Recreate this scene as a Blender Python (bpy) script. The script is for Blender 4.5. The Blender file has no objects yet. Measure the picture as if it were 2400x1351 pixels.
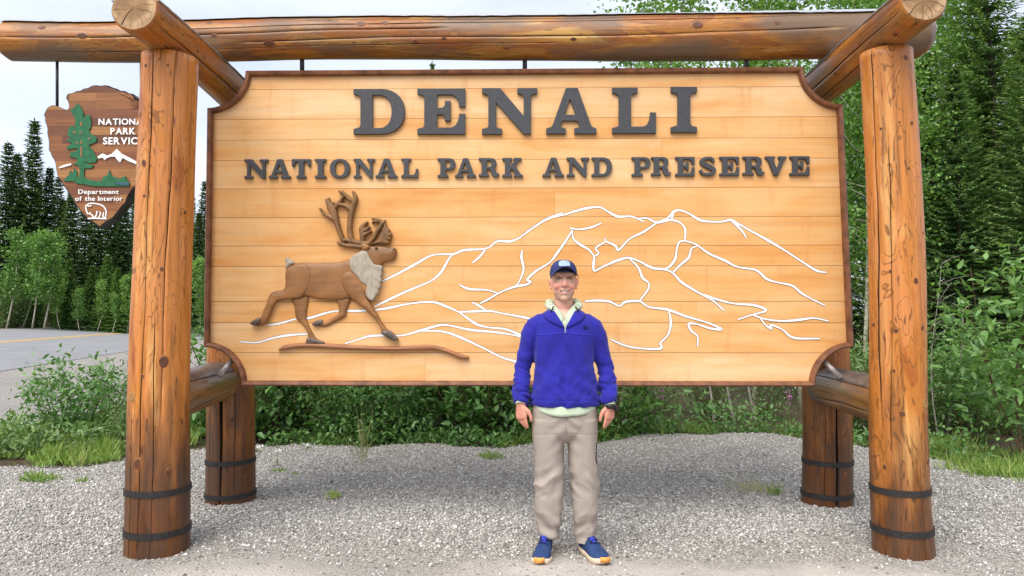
import bpy, bmesh, math, random
import numpy as np
from mathutils import Vector, Matrix, noise as mnoise
from mathutils.bvhtree import BVHTree

scene = bpy.context.scene
COL = scene.collection
RNG = np.random.default_rng(7)
random.seed(7)

# ------------------------------------------------------------------ camera
F = 1714.0                 # focal length in photo pixels (2400 wide)
HORIZON = 740.0
PITCH = math.radians(3.6)
CAM_H = 1.434
PPY = HORIZON - F * math.tan(PITCH)
cam_data = bpy.data.cameras.new('camera')
cam = bpy.data.objects.new('camera', cam_data)
COL.objects.link(cam)
cam.location = (0, 0, CAM_H)
cam.rotation_euler = (math.radians(90) + PITCH, 0, 0)
cam_data.sensor_fit = 'HORIZONTAL'
cam_data.sensor_width = 36.0
cam_data.lens = 36.0 * F / 2400.0
cam_data.shift_y = -(675.5 - PPY) / 2400.0
cam_data.clip_start = 0.05
cam_data.clip_end = 3000
scene.camera = cam

# ------------------------------------------------------------------ sky and sun
SUN_ELEV = math.radians(52)
SUN_AZ = math.radians(205)      # clockwise from +Y: high behind the camera, a little to the left
world = bpy.data.worlds.new('World')
scene.world = world
world.use_nodes = True
wn = world.node_tree
wn.nodes.clear()
w_out = wn.nodes.new('ShaderNodeOutputWorld')
w_bg = wn.nodes.new('ShaderNodeBackground')
w_bg.inputs['Strength'].default_value = 0.1
w_sky = wn.nodes.new('ShaderNodeTexSky')
w_sky.sky_type = 'NISHITA'
w_sky.sun_disc = False
w_sky.sun_elevation = SUN_ELEV
w_sky.sun_rotation = SUN_AZ
w_tc = wn.nodes.new('ShaderNodeTexCoord')
w_map = wn.nodes.new('ShaderNodeMapping')
w_map.inputs['Scale'].default_value = (1.0, 1.0, 3.0)
w_noise = wn.nodes.new('ShaderNodeTexNoise')
w_noise.inputs['Scale'].default_value = 2.0
w_noise.inputs['Detail'].default_value = 6
w_noise.inputs['Roughness'].default_value = 0.52
w_ramp = wn.nodes.new('ShaderNodeValToRGB')
w_ramp.color_ramp.elements[0].position = 0.33
w_ramp.color_ramp.elements[0].color = (0.262, 0.290, 0.365, 1)
w_ramp.color_ramp.elements[1].position = 0.66
w_ramp.color_ramp.elements[1].color = (0.405, 0.415, 0.45, 1)
w_mix = wn.nodes.new('ShaderNodeMix')
w_mix.data_type = 'RGBA'
w_mix.inputs[0].default_value = 0.88
wn.links.new(w_tc.outputs['Generated'], w_map.inputs['Vector'])
wn.links.new(w_map.outputs[0], w_noise.inputs['Vector'])
wn.links.new(w_noise.outputs[0], w_ramp.inputs[0])
wn.links.new(w_sky.outputs[0], w_mix.inputs[6])
w_scale = wn.nodes.new('ShaderNodeVectorMath'); w_scale.operation = 'SCALE'
w_scale.inputs['Scale'].default_value = 10.0
wn.links.new(w_ramp.outputs[0], w_scale.inputs[0])
wn.links.new(w_scale.outputs[0], w_mix.inputs[7])
wn.links.new(w_mix.outputs[2], w_bg.inputs['Color'])
wn.links.new(w_bg.outputs[0], w_out.inputs[0])

sun_data = bpy.data.lights.new('sun', 'SUN')
sun_data.energy = 1.5
sun_data.angle = math.radians(50)
sun_data.color = (1.0, 0.95, 0.87)
sun = bpy.data.objects.new('sun', sun_data)
COL.objects.link(sun)
_sd = Vector((math.sin(SUN_AZ) * math.cos(SUN_ELEV), math.cos(SUN_AZ) * math.cos(SUN_ELEV), math.sin(SUN_ELEV)))
sun.rotation_euler = _sd.to_track_quat('Z', 'Y').to_euler()
sun.location = (0, -5, 12)

scene.view_settings.view_transform = 'Standard'
scene.view_settings.look = 'None'
scene.view_settings.gamma = 1
scene.view_settings.use_curve_mapping = False
scene.view_settings.exposure = 1.57
scene.render.engine = 'CYCLES'

# ------------------------------------------------------------------ helpers
_cp, _sp = math.cos(PITCH), math.sin(PITCH)
def ray(px, py):
    a = (px - 1200.0) / F; b = (PPY - py) / F
    return Vector((a, _cp - b * _sp, _sp + b * _cp))
def P(px, py, depth):
    """point seen at a photo pixel, on the plane Y = depth"""
    d = ray(px, py)
    return Vector((0, 0, CAM_H)) + d * (depth / d.y)
YAW = -0.018
def PB(px, py, y0):
    """point seen at a photo pixel, on the slightly turned sign plane Y = y0 + YAW*X"""
    d = ray(px, py)
    t = y0 / (d.y - YAW * d.x)
    return Vector((0, 0, CAM_H)) + d * t
def G(px, py):
    """point on flat ground z=0"""
    d = ray(px, py)
    return Vector((0, 0, CAM_H)) + d * (-CAM_H / d.z)

WLOC = {}
def wloc(o):
    return WLOC.get(o.name, Vector((0, 0, 0))) if o else Vector((0, 0, 0))
def tag(o, label=None, cat=None, group=None, kind=None):
    if label: o['label'] = label
    if cat: o['category'] = cat
    if group: o['group'] = group
    if kind: o['kind'] = kind
    return o
def empty(name, loc):
    o = bpy.data.objects.new(name, None)
    o.empty_display_size = 0.1
    COL.objects.link(o)
    o.location = loc
    WLOC[o.name] = Vector(loc)
    return o
def mk_mesh(name, V, Fc, mats, smooth=False, mat_idx=None, attrs=None):
    me = bpy.data.meshes.new(name)
    V = np.asarray(V, dtype=np.float32).reshape(-1, 3)
    if isinstance(Fc, np.ndarray):
        n, k = Fc.shape
        me.vertices.add(len(V)); me.vertices.foreach_set('co', V.ravel())
        me.loops.add(n * k); me.loops.foreach_set('vertex_index', Fc.astype(np.int32).ravel())
        me.polygons.add(n)
        me.polygons.foreach_set('loop_start', np.arange(0, n * k, k, dtype=np.int32))
        me.update(calc_edges=True)
    else:
        me.from_pydata([tuple(map(float, v)) for v in V], [], [tuple(int(i) for i in f) for f in Fc])
        me.update()
    if not isinstance(mats, (list, tuple)): mats = [mats]
    for m in mats: me.materials.append(m)
    if smooth:
        me.polygons.foreach_set('use_smooth', np.ones(len(me.polygons), dtype=bool))
    if mat_idx is not None:
        me.polygons.foreach_set('material_index', np.asarray(mat_idx, dtype=np.int32))
    if attrs:
        for an, (dt, arr) in attrs.items():
            at = me.attributes.new(an, dt, 'POINT')
            key = 'value' if dt == 'FLOAT' else 'color'
            at.data.foreach_set(key, np.asarray(arr, dtype=np.float32).ravel())
    me.update()
    return me
def link(name, me, parent=None, loc=(0, 0, 0)):
    o = bpy.data.objects.new(name, me)
    COL.objects.link(o)
    o.location = loc
    if parent is not None: o.parent = parent
    return o
def part(name, V, Fc, mats, parent=None, smooth=False, base=False, **kw):
    """mesh from world coordinates; the origin goes to its middle (or base) and it is parented in place"""
    V = np.asarray(V, dtype=np.float64).reshape(-1, 3)
    lo, hi = V.min(0), V.max(0)
    c = (lo + hi) / 2
    if base: c[2] = lo[2]
    me = mk_mesh(name, V - c, Fc, mats, smooth, **kw)
    o = link(name, me, parent, Vector(c) - wloc(parent))
    WLOC[o.name] = Vector(c)
    return o
def copy_tree(o, parent=None):
    c = o.copy()
    COL.objects.link(c)
    c.parent = parent
    for ch in o.children: copy_tree(ch, c)
    return c

# ---- node helpers
def newmat(name, rough=0.6, spec=0.4):
    m = bpy.data.materials.new(name); m.use_nodes = True
    nt = m.node_tree; b = nt.nodes['Principled BSDF']
    b.inputs['Roughness'].default_value = rough
    b.inputs['Specular IOR Level'].default_value = spec
    return m, nt, b
def nd(nt, t, **kw):
    n = nt.nodes.new(t)
    for k, v in kw.items():
        k2 = k.replace('_', ' ')
        if k in n.inputs: tgt = n.inputs[k]
        elif k2 in n.inputs: tgt = n.inputs[k2]
        else: setattr(n, k, v); continue
        if isinstance(v, bpy.types.NodeSocket): nt.links.new(v, tgt)
        else: tgt.default_value = v
    return n
def mixc(nt, fac, a, b, blend='MIX'):
    n = nt.nodes.new('ShaderNodeMix'); n.data_type = 'RGBA'; n.blend_type = blend
    for i, v in ((0, fac), (6, a), (7, b)):
        if isinstance(v, bpy.types.NodeSocket): nt.links.new(v, n.inputs[i])
        elif i == 0: n.inputs[0].default_value = v
        else: n.inputs[i].default_value = (*v[:3], 1)
    return n.outputs[2]
def ramp(nt, fac, stops, interp='LINEAR'):
    n = nt.nodes.new('ShaderNodeValToRGB'); cr = n.color_ramp; cr.interpolation = interp
    while len(cr.elements) < len(stops): cr.elements.new(0.5)
    for e, (p, c) in zip(cr.elements, stops):
        e.position = p
        e.color = (c, c, c, 1) if isinstance(c, (int, float)) else (*c, 1)
    nt.links.new(fac, n.inputs[0])
    return n.outputs[0]
def coords(nt, scale=(1, 1, 1), kind='Object', loc=None):
    tc = nt.nodes.new('ShaderNodeTexCoord'); mp = nt.nodes.new('ShaderNodeMapping')
    nt.links.new(tc.outputs[kind], mp.inputs[0]); mp.inputs['Scale'].default_value = scale
    if loc is not None:
        if isinstance(loc, bpy.types.NodeSocket): nt.links.new(loc, mp.inputs['Location'])
        else: mp.inputs['Location'].default_value = loc
    return mp.outputs[0]
def rnd_offset(nt, k=37.0):
    oi = nt.nodes.new('ShaderNodeObjectInfo')
    m = nd(nt, 'ShaderNodeMath', operation='MULTIPLY'); nt.links.new(oi.outputs['Random'], m.inputs[0]); m.inputs[1].default_value = k
    return m.outputs[0], oi.outputs['Random']
def noise_tex(nt, vec, scale=1.0, detail=4, rough=0.55, dist=0.0):
    n = nd(nt, 'ShaderNodeTexNoise', Scale=scale, Detail=detail, Roughness=rough, Distortion=dist)
    nt.links.new(vec, n.inputs['Vector'])
    return n.outputs[0]
def bump(nt, b, h, strength=0.3, dist=0.01):
    n = nd(nt, 'ShaderNodeBump', Strength=strength, Distance=dist)
    nt.links.new(h, n.inputs['Height']); nt.links.new(n.outputs[0], b.inputs['Normal'])
def simple(name, col, rough=0.6, spec=0.4, metal=0.0, nscale=40, namp=0.25, bstr=0.15, scl=(1, 1, 1), bdist=0.004):
    m, nt, b = newmat(name, rough, spec)
    v = coords(nt, scl)
    n = noise_tex(nt, v, nscale, 4)
    c = ramp(nt, n, [(0.3, tuple(x * (1 - namp) for x in col)), (0.7, tuple(min(x * (1 + namp), 0.95) for x in col))])
    nt.links.new(c, b.inputs['Base Color'])
    b.inputs['Metallic'].default_value = metal
    if bstr: bump(nt, b, n, bstr, bdist)
    return m

# ------------------------------------------------------------------ materials
def mat_log(name, pale, mid, deep, patch, stain=0.0, gray=0.0):
    """peeled, varnished spruce log; local z runs along the log"""
    m, nt, b = newmat(name, 0.34, 0.45)
    off, _ = rnd_offset(nt)
    comb = nd(nt, 'ShaderNodeCombineXYZ'); nt.links.new(off, comb.inputs[2]); nt.links.new(off, comb.inputs[0])
    v1 = coords(nt, (6, 6, 1.1), loc=comb.outputs[0])
    v2 = coords(nt, (46, 46, 0.9), loc=comb.outputs[0])
    v3 = coords(nt, (8, 8, 1.5), loc=comb.outputs[0])
    n1 = noise_tex(nt, v1, 1.0, 5, 0.6, 0.8)
    n2 = noise_tex(nt, v2, 1.0, 5, 0.65, 0.2)
    n3 = noise_tex(nt, v3, 1.0, 3, 0.5, 1.2)
    base = ramp(nt, n1, [(0.33, deep), (0.44, mid), (0.54, mid), (0.66, pale)])
    # peeled growth layers: contour lines round uneven hollows
    cm = nd(nt, 'ShaderNodeMath', operation='MULTIPLY'); nt.links.new(n3, cm.inputs[0]); cm.inputs[1].default_value = 62.0
    cs = nd(nt, 'ShaderNodeMath', operation='SINE'); nt.links.new(cm.outputs[0], cs.inputs[0])
    edge = ramp(nt, cs.outputs[0], [(0.80, 0.0), (0.97, 1.0)])
    v7 = coords(nt, (4, 4, 0.9), loc=comb.outputs[0]); n7 = noise_tex(nt, v7, 1.0, 3, 0.5, 0.5)
    msk = ramp(nt, n7, [(0.40, 0.0), (0.55, 0.85)])
    fill = ramp(nt, n3, [(0.50, 0.0), (0.53, 0.6), (0.75, 0.8)])
    c = mixc(nt, fill, base, patch)
    em = nd(nt, 'ShaderNodeMath', operation='MULTIPLY'); nt.links.new(edge, em.inputs[0]); nt.links.new(msk, em.inputs[1])
    c = mixc(nt, em.outputs[0], c, tuple(x * 0.42 for x in mid))
    grain = ramp(nt, n2, [(0.30, 0.30), (0.42, 0.86), (0.56, 1.0), (0.72, 1.14)])
    c = mixc(nt, 0.85, c, grain, 'MULTIPLY')
    # short dark flecks
    v4 = coords(nt, (34, 34, 7), loc=comb.outputs[0])
    n4 = noise_tex(nt, v4, 1.0, 2, 0.5)
    fl = ramp(nt, n4, [(0.66, 0.0), (0.72, 0.8)])
    c = mixc(nt, fl, c, (0.10, 0.035, 0.012))
    if gray:
        v5 = coords(nt, (3, 3, 1.2), loc=comb.outputs[0])
        n5 = noise_tex(nt, v5, 1.0, 4)
        g = ramp(nt, n5, [(0.44, 0.0), (0.60, gray)])
        c = mixc(nt, g, c, (0.13, 0.09, 0.06))
    if stain:
        tc = nt.nodes.new('ShaderNodeTexCoord'); sp = nt.nodes.new('ShaderNodeSeparateXYZ')
        nt.links.new(tc.outputs['Object'], sp.inputs[0])
        v6 = coords(nt, (9, 9, 1.6), loc=comb.outputs[0])
        n6 = noise_tex(nt, v6, 1.0, 5, 0.6)
        ad = nd(nt, 'ShaderNodeMath', operation='MULTIPLY_ADD'); nt.links.new(n6, ad.inputs[0]); ad.inputs[1].default_value = -1.7; nt.links.new(sp.outputs[2], ad.inputs[2])
        s = ramp(nt, ad.outputs[0], [(0.0, 0.93), (0.02, 0.0)])
        mr = nd(nt, 'ShaderNodeMapRange'); nt.links.new(ad.outputs[0], mr.inputs[0])
        mr.inputs[1].default_value = -0.40; mr.inputs[2].default_value = 0.30
        mr.inputs[3].default_value = stain; mr.inputs[4].default_value = 0.0
        c = mixc(nt, mr.outputs[0], c, (0.17, 0.155, 0.17), 'MULTIPLY')
        v8 = coords(nt, (11, 11, 2.0), loc=comb.outputs[0]); n8 = noise_tex(nt, v8, 1.0, 5, 0.65, 0.6)
        m8 = nd(nt, 'ShaderNodeMath', operation='MULTIPLY'); nt.links.new(mr.outputs[0], m8.inputs[0]); nt.links.new(ramp(nt, n8, [(0.44, 0.0), (0.60, 0.75)]), m8.inputs[1])
        c = mixc(nt, m8.outputs[0], c, (0.060, 0.036, 0.024))
    nt.links.new(c, b.inputs['Base Color'])
    rr = ramp(nt, n3, [(0.3, 0.28), (0.7, 0.5)])
    nt.links.new(rr, b.inputs['Roughness'])
    hb = mixc(nt, 0.5, n2, n3)
    bump(nt, b, hb, 0.35, 0.012)
    return m
LOG_POST = mat_log('varnished_post', (0.66, 0.33, 0.105), (0.52, 0.185, 0.030), (0.32, 0.080, 0.010), (0.58, 0.215, 0.060), stain=0.9)
LOG_BACK = mat_log('varnished_rear_post', (0.56, 0.25, 0.045), (0.42, 0.145, 0.018), (0.18, 0.050, 0.008), (0.40, 0.125, 0.016), stain=0.85, gray=0.2)
LOG_BEAM = mat_log('varnished_beam', (0.50, 0.27, 0.065), (0.40, 0.155, 0.022), (0.20, 0.058, 0.008), (0.25, 0.066, 0.010), gray=0.85)
LOG_CROSS = mat_log('varnished_cross_log', (0.54, 0.25, 0.055), (0.42, 0.150, 0.020), (0.22, 0.060, 0.008), (0.38, 0.105, 0.014), gray=0.75)
LOG_LOW = mat_log('weathered_cross_log', (0.40, 0.23, 0.08), (0.27, 0.13, 0.035), (0.15, 0.065, 0.018), (0.30, 0.12, 0.03), gray=1.0)
CRACK = simple('crack_shade', (0.03, 0.018, 0.012), 0.9, 0.1)  # near-black crack colour, paints in extra shade to deepen the splits
KNOT = simple('dark_knot', (0.10, 0.035, 0.015), 0.5, 0.4, nscale=120, namp=0.6)
KNOT2 = simple('knot_ring', (0.24, 0.085, 0.022), 0.4, 0.4, nscale=60, namp=0.4)
PLUG = simple('wood_plug', (0.30, 0.15, 0.045), 0.5, 0.4, nscale=90, namp=0.4)

def mat_endgrain():
    m, nt, b = newmat('end_grain', 0.7, 0.2)
    v = coords(nt, (1, 1, 0))
    ds = nd(nt, 'ShaderNodeVectorMath', operation='LENGTH'); 
    n0 = nt.nodes.new('ShaderNodeTexNoise'); n0.inputs['Scale'].default_value = 9; nt.links.new(v, n0.inputs['Vector'])
    nm = nd(nt, 'ShaderNodeVectorMath', operation='MULTIPLY_ADD')
    nt.links.new(n0.outputs['Color'], nm.inputs[0]); nm.inputs[1].default_value = (0.035, 0.035, 0); nt.links.new(v, nm.inputs[2])
    nt.links.new(nm.outputs[0], ds.inputs[0])
    ml = nd(nt, 'ShaderNodeMath', operation='MULTIPLY'); nt.links.new(ds.outputs['Value'], ml.inputs[0]); ml.inputs[1].default_value = 1500
    sn = nd(nt, 'ShaderNodeMath', operation='SINE'); nt.links.new(ml.outputs[0], sn.inputs[0])
    rg = ramp(nt, sn.outputs[0], [(0.0, (0.30, 0.17, 0.08)), (0.6, (0.40, 0.25, 0.13))])
    sap = ramp(nt, ds.outputs['Value'], [(0.085, 0.0), (0.115, 0.8)])
    c = mixc(nt, sap, rg, (0.55, 0.36, 0.20))
    n2 = noise_tex(nt, coords(nt, (14, 14, 14)), 1.0, 4)
    d = ramp(nt, n2, [(0.4, 0.7), (0.7, 1.1)])
    c = mixc(nt, 1.0, c, d, 'MULTIPLY')
    nt.links.new(c, b.inputs['Base Color'])
    bump(nt, b, sn.outputs[0], 0.2, 0.002)
    return m
ENDGRAIN = mat_endgrain()

def mat_plank():
    m, nt, b = newmat('honey_cedar_plank', 0.42, 0.35)
    off, rnd = rnd_offset(nt, 91.0)
    comb = nd(nt, 'ShaderNodeCombineXYZ'); nt.links.new(off, comb.inputs[0]); nt.links.new(off, comb.inputs[2])
    v1 = coords(nt, (0.5, 1, 30), loc=comb.outputs[0])
    v2 = coords(nt, (1.0, 1, 5.0), loc=comb.outputs[0])
    v3 = coords(nt, (9, 1, 1.3), loc=comb.outputs[0])
    n1 = noise_tex(nt, v1, 1.0, 5, 0.6, 0.15)
    n2 = noise_tex(nt, v2, 1.0, 4, 0.6, 0.4)
    n3 = noise_tex(nt, v3, 1.0, 4, 0.6)
    base = ramp(nt, n2, [(0.26, (0.63, 0.275, 0.070)), (0.44, (0.70, 0.380, 0.140)), (0.64, (0.74, 0.470, 0.225))])
    tint = ramp(nt, rnd, [(0.0, (0.95, 0.88, 0.76)), (0.5, (1.0, 1.0, 1.0)), (1.0, (1.03, 1.08, 1.22))])
    c = mixc(nt, 1.0, base, tint, 'MULTIPLY')
    g = ramp(nt, n1, [(0.32, 0.86), (0.5, 0.99), (0.7, 1.04)])
    c = mixc(nt, 0.75, c, g, 'MULTIPLY')
    st = ramp(nt, n3, [(0.57, 0.0), (0.75, 0.42)])
    c = mixc(nt, st, c, (0.52, 0.20, 0.055))
    wn3 = ramp(nt, n3, [(0.22, 0.35), (0.34, 0.0)])
    c = mixc(nt, wn3, c, (0.74, 0.50, 0.29))
    nt.links.new(c, b.inputs['Base Color'])
    bump(nt, b, n1, 0.12, 0.003)
    return m
PLANK = mat_plank()
BORDER = simple('brown_stained_border', (0.19, 0.075, 0.034), 0.5, 0.4, nscale=1, namp=0.45, scl=(14, 14, 14), bstr=0.3)
BACKING = simple('dark_backing', (0.05, 0.03, 0.02), 0.9, 0.1)
LETTER = simple('charcoal_paint', (0.050, 0.051, 0.056), 0.5, 0.35, nscale=60, namp=0.22, bstr=0.2)
GROOVE = simple('routed_groove', (0.16, 0.095, 0.055), 0.7, 0.2)
WHITE = simple('white_paint', (0.80, 0.80, 0.79), 0.55, 0.3, nscale=30, namp=0.08, bstr=0.1)
def mat_carve():
    m, nt, b = newmat('carved_brown_wood', 0.45, 0.4)
    v = coords(nt, (3, 1, 26)); n = noise_tex(nt, v, 1, 5, 0.6, 0.5)
    v2 = coords(nt, (5, 5, 5)); n2 = noise_tex(nt, v2, 1, 4)
    c = ramp(nt, n2, [(0.3, (0.19, 0.082, 0.028)), (0.55, (0.29, 0.130, 0.042)), (0.72, (0.38, 0.165, 0.055))])
    g = ramp(nt, n, [(0.35, 0.72), (0.6, 1.05)])
    c = mixc(nt, 0.8, c, g, 'MULTIPLY')
    v3 = coords(nt, (60, 60, 20)); n3 = noise_tex(nt, v3, 1, 3)
    w = ramp(nt, n3, [(0.70, 0.0), (0.78, 0.5)])
    c = mixc(nt, w, c, (0.42, 0.24, 0.13))
    nt.links.new(c, b.inputs['Base Color']); bump(nt, b, n, 0.35, 0.006)
    return m
CARVE = mat_carve()
CARVE2 = simple('carved_antler_wood', (0.20, 0.098, 0.034), 0.5, 0.4, nscale=14, namp=0.35, bstr=0.4, bdist=0.008)
MANE = simple('weathered_cream_paint', (0.36, 0.31, 0.24), 0.6, 0.3, nscale=22, namp=0.22, bstr=0.5, scl=(2, 1, 1), bdist=0.01)
HOOF = simple('hoof_paint', (0.10, 0.07, 0.055), 0.4, 0.5, nscale=50, namp=0.7)
GROUNDSTRIP = simple('reddish_carved_strip', (0.30, 0.125, 0.055), 0.5, 0.4, nscale=6, namp=0.3, scl=(1, 1, 9), bstr=0.3)
STEEL = simple('dark_steel_rod', (0.055, 0.052, 0.055), 0.45, 0.5, 0.6, nscale=40)
BRACE = simple('bare_steel_pipe', (0.30, 0.26, 0.235), 0.4, 0.5, 0.3, nscale=30, namp=0.4)
BAND = simple('black_iron_band', (0.030, 0.027, 0.026), 0.55, 0.4, 0.3, nscale=60, namp=0.4)
FLASH = simple('galvanised_flashing', (0.38, 0.39, 0.41), 0.5, 0.4, 0.25, nscale=6, namp=0.1, bstr=0.15)
FLASH2 = simple('painted_cap_metal', (0.17, 0.125, 0.10), 0.4, 0.5, 0.2, nscale=8, namp=0.4)
def mat_strip():
    m, nt, b = newmat('laminated_walnut', 0.45, 0.4)
    off, rnd = rnd_offset(nt, 57.0)
    comb = nd(nt, 'ShaderNodeCombineXYZ'); nt.links.new(off, comb.inputs[0]); nt.links.new(off, comb.inputs[2])
    v = coords(nt, (4, 1, 70), loc=comb.outputs[0]); n = noise_tex(nt, v, 1, 5, 0.6, 0.3)
    t = ramp(nt, rnd, [(0.0, (0.115, 0.040, 0.020)), (0.35, (0.205, 0.072, 0.026)), (0.7, (0.29, 0.115, 0.034)), (1.0, (0.36, 0.175, 0.055))])
    g = ramp(nt, n, [(0.3, 0.65), (0.6, 1.1)])
    c = mixc(nt, 0.9, t, g, 'MULTIPLY')
    nt.links.new(c, b.inputs['Base Color']); bump(nt, b, n, 0.15, 0.003)
    return m
STRIP = mat_strip()
EDGE = simple('blackened_edge', (0.020, 0.019, 0.022), 0.45, 0.5, nscale=30, namp=0.5)
GREEN = simple('forest_green_paint', (0.018, 0.125, 0.052), 0.55, 0.3, nscale=25, namp=0.25)
BLUE = simple('river_blue_paint', (0.045, 0.085, 0.15), 0.5, 0.3)

def mat_gravel(name, dust):
    m, nt, b = newmat(name, 0.9, 0.15)
    v = coords(nt, (1, 1, 1))
    vo = nd(nt, 'ShaderNodeTexVoronoi', Scale=85.0, Randomness=1.0); nt.links.new(v, vo.inputs['Vector'])
    vo2 = nd(nt, 'ShaderNodeTexVoronoi', Scale=150.0); nt.links.new(v, vo2.inputs['Vector'])
    sep = nd(nt, 'ShaderNodeSeparateColor'); nt.links.new(vo.outputs['Color'], sep.inputs[0])
    c1 = ramp(nt, sep.outputs[0], [(0.0, (0.19, 0.175, 0.155)), (0.5, (0.33, 0.31, 0.28)), (0.85, (0.44, 0.42, 0.39)), (1.0, (0.55, 0.53, 0.50))])
    dk = ramp(nt, vo.outputs['Distance'], [(0.40, 1.0), (0.85, 0.5)])
    c = mixc(nt, 1.0, c1, dk, 'MULTIPLY')
    n = noise_tex(nt, v, 1.1, 5, 0.6, 0.3)
    n2 = noise_tex(nt, v, 260, 2, 0.6)
    fine = ramp(nt, n2, [(0.3, (0.32, 0.30, 0.27)), (0.7, (0.42, 0.397, 0.362))])
    # trodden dusty strip close to the front
    sp = nd(nt, 'ShaderNodeSeparateXYZ'); nt.links.new(v, sp.inputs[0])
    ad = nd(nt, 'ShaderNodeMath', operation='MULTIPLY_ADD'); nt.links.new(n, ad.inputs[0]); ad.inputs[1].default_value = 2.2; nt.links.new(sp.outputs[1], ad.inputs[2])
    mr = nd(nt, 'ShaderNodeMapRange'); nt.links.new(ad.outputs[0], mr.inputs[0])
    mr.inputs[1].default_value = dust; mr.inputs[2].default_value = dust + 1.1; mr.inputs[3].default_value = 0.9; mr.inputs[4].default_value = 0.05
    c = mixc(nt, mr.outputs[0], c, fine)
    for (qx, qy, rx, ry) in ((-1.55, 3.95, 0.75, 0.42), (1.75, 3.95, 0.85, 0.36), (0.45, 4.15, 0.9, 0.3)):
        mp = nd(nt, 'ShaderNodeMapping'); nt.links.new(v, mp.inputs[0]); mp.vector_type = 'POINT'
        mp.inputs['Location'].default_value = (-qx / rx, -qy / ry, 0); mp.inputs['Scale'].default_value = (1 / rx, 1 / ry, 0)
        ln = nd(nt, 'ShaderNodeVectorMath', operation='LENGTH'); nt.links.new(mp.outputs[0], ln.inputs[0])
        n5 = noise_tex(nt, v, 5.0, 4, 0.6)
        sm = nd(nt, 'ShaderNodeMath', operation='ADD'); nt.links.new(ln.outputs['Value'], sm.inputs[0]); nt.links.new(n5, sm.inputs[1])
        pf = ramp(nt, sm.outputs[0], [(0.0, 0.75), (0.5, 0.75), (1.0, 0.0)])
        mh = nd(nt, 'ShaderNodeMath', operation='MULTIPLY'); mh.inputs[1].default_value = 0.62; nt.links.new(sm.outputs[0], mh.inputs[0])
        pf = ramp(nt, mh.outputs[0], [(0.55, 0.8), (0.95, 0.0)])
        c = mixc(nt, pf, c, (0.50, 0.47, 0.43))
    big = ramp(nt, n, [(0.3, (0.86, 0.86, 0.87)), (0.7, (1.1, 1.08, 1.05))])
    c = mixc(nt, 1.0, c, big, 'MULTIPLY')
    nt.links.new(c, b.inputs['Base Color'])
    inv = nd(nt, 'ShaderNodeMath', operation='SUBTRACT'); inv.inputs[0].default_value = 1.0; nt.links.new(vo.outputs['Distance'], inv.inputs[1])
    bump(nt, b, inv.outputs[0], 0.7, 0.012)
    return m
GRAVEL = mat_gravel('gravel', 4.75)
GRAVEL_FAR = mat_gravel('shoulder_gravel', -50.0)
def mat_stone():
    m, nt, b = newmat('gravel_stone', 0.85, 0.2)
    at = nd(nt, 'ShaderNodeAttribute', attribute_name='shade')
    c = ramp(nt, at.outputs['Fac'], [(0.0, (0.13, 0.12, 0.108)), (0.35, (0.29, 0.272, 0.247)), (0.75, (0.46, 0.435, 0.40)), (1.0, (0.66, 0.64, 0.605))])
    nt.links.new(c, b.inputs['Base Color'])
    return m
STONE = mat_stone()
def mat_soil():
    m, nt, b = newmat('forest_floor', 0.95, 0.1)
    v = coords(nt); n = noise_tex(nt, v, 1.7, 6, 0.65, 0.4); n2 = noise_tex(nt, v, 30, 4, 0.7)
    c = ramp(nt, n, [(0.3, (0.085, 0.060, 0.040)), (0.5, (0.12, 0.095, 0.06)), (0.66, (0.075, 0.095, 0.032))])
    g = ramp(nt, n2, [(0.3, 0.5), (0.7, 1.35)])
    c = mixc(nt, 1.0, c, g, 'MULTIPLY')
    nt.links.new(c, b.inputs['Base Color']); bump(nt, b, n2, 0.8, 0.04)
    return m
SOIL = mat_soil()
ASPHALT = simple('worn_asphalt', (0.235, 0.235, 0.24), 0.85, 0.2, nscale=1.2, namp=0.1, bstr=0.1)
YELLOW = simple('yellow_road_paint', (0.62, 0.40, 0.10), 0.7, 0.2, nscale=8, namp=0.15)
WHITELINE = simple('white_road_paint', (0.6, 0.6, 0.58), 0.7, 0.2, nscale=8, namp=0.15)

def mat_leaf(name, dark, mid, light, trans=0.3, rough=0.45, spec=0.4):
    m, nt, b = newmat(name, rough, spec)
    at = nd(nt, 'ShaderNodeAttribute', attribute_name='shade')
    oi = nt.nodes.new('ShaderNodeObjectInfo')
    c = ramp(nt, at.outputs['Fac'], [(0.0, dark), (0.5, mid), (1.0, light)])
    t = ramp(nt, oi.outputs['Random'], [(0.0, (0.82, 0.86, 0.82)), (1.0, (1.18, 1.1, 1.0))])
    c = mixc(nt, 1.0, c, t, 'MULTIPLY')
    nt.links.new(c, b.inputs['Base Color'])
    tr = nd(nt, 'ShaderNodeBsdfTranslucent'); 
    tc2 = mixc(nt, 1.0, c, (1.25, 1.3, 0.6), 'MULTIPLY'); nt.links.new(tc2, tr.inputs['Color'])
    mx = nd(nt, 'ShaderNodeMixShader'); mx.inputs[0].default_value = trans
    nt.links.new(b.outputs[0], mx.inputs[1]); nt.links.new(tr.outputs[0], mx.inputs[2])
    nt.links.new(mx.outputs[0], nt.nodes['Material Output'].inputs[0])
    return m
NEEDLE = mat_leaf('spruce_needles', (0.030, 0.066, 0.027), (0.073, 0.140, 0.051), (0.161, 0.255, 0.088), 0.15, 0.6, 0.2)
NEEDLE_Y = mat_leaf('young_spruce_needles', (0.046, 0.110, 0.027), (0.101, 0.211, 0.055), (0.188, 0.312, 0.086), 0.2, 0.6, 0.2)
NEEDLE_N = mat_leaf('near_spruce_needles', (0.057, 0.116, 0.046), (0.128, 0.229, 0.081), (0.271, 0.398, 0.145), 0.25, 0.6, 0.25)
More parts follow.
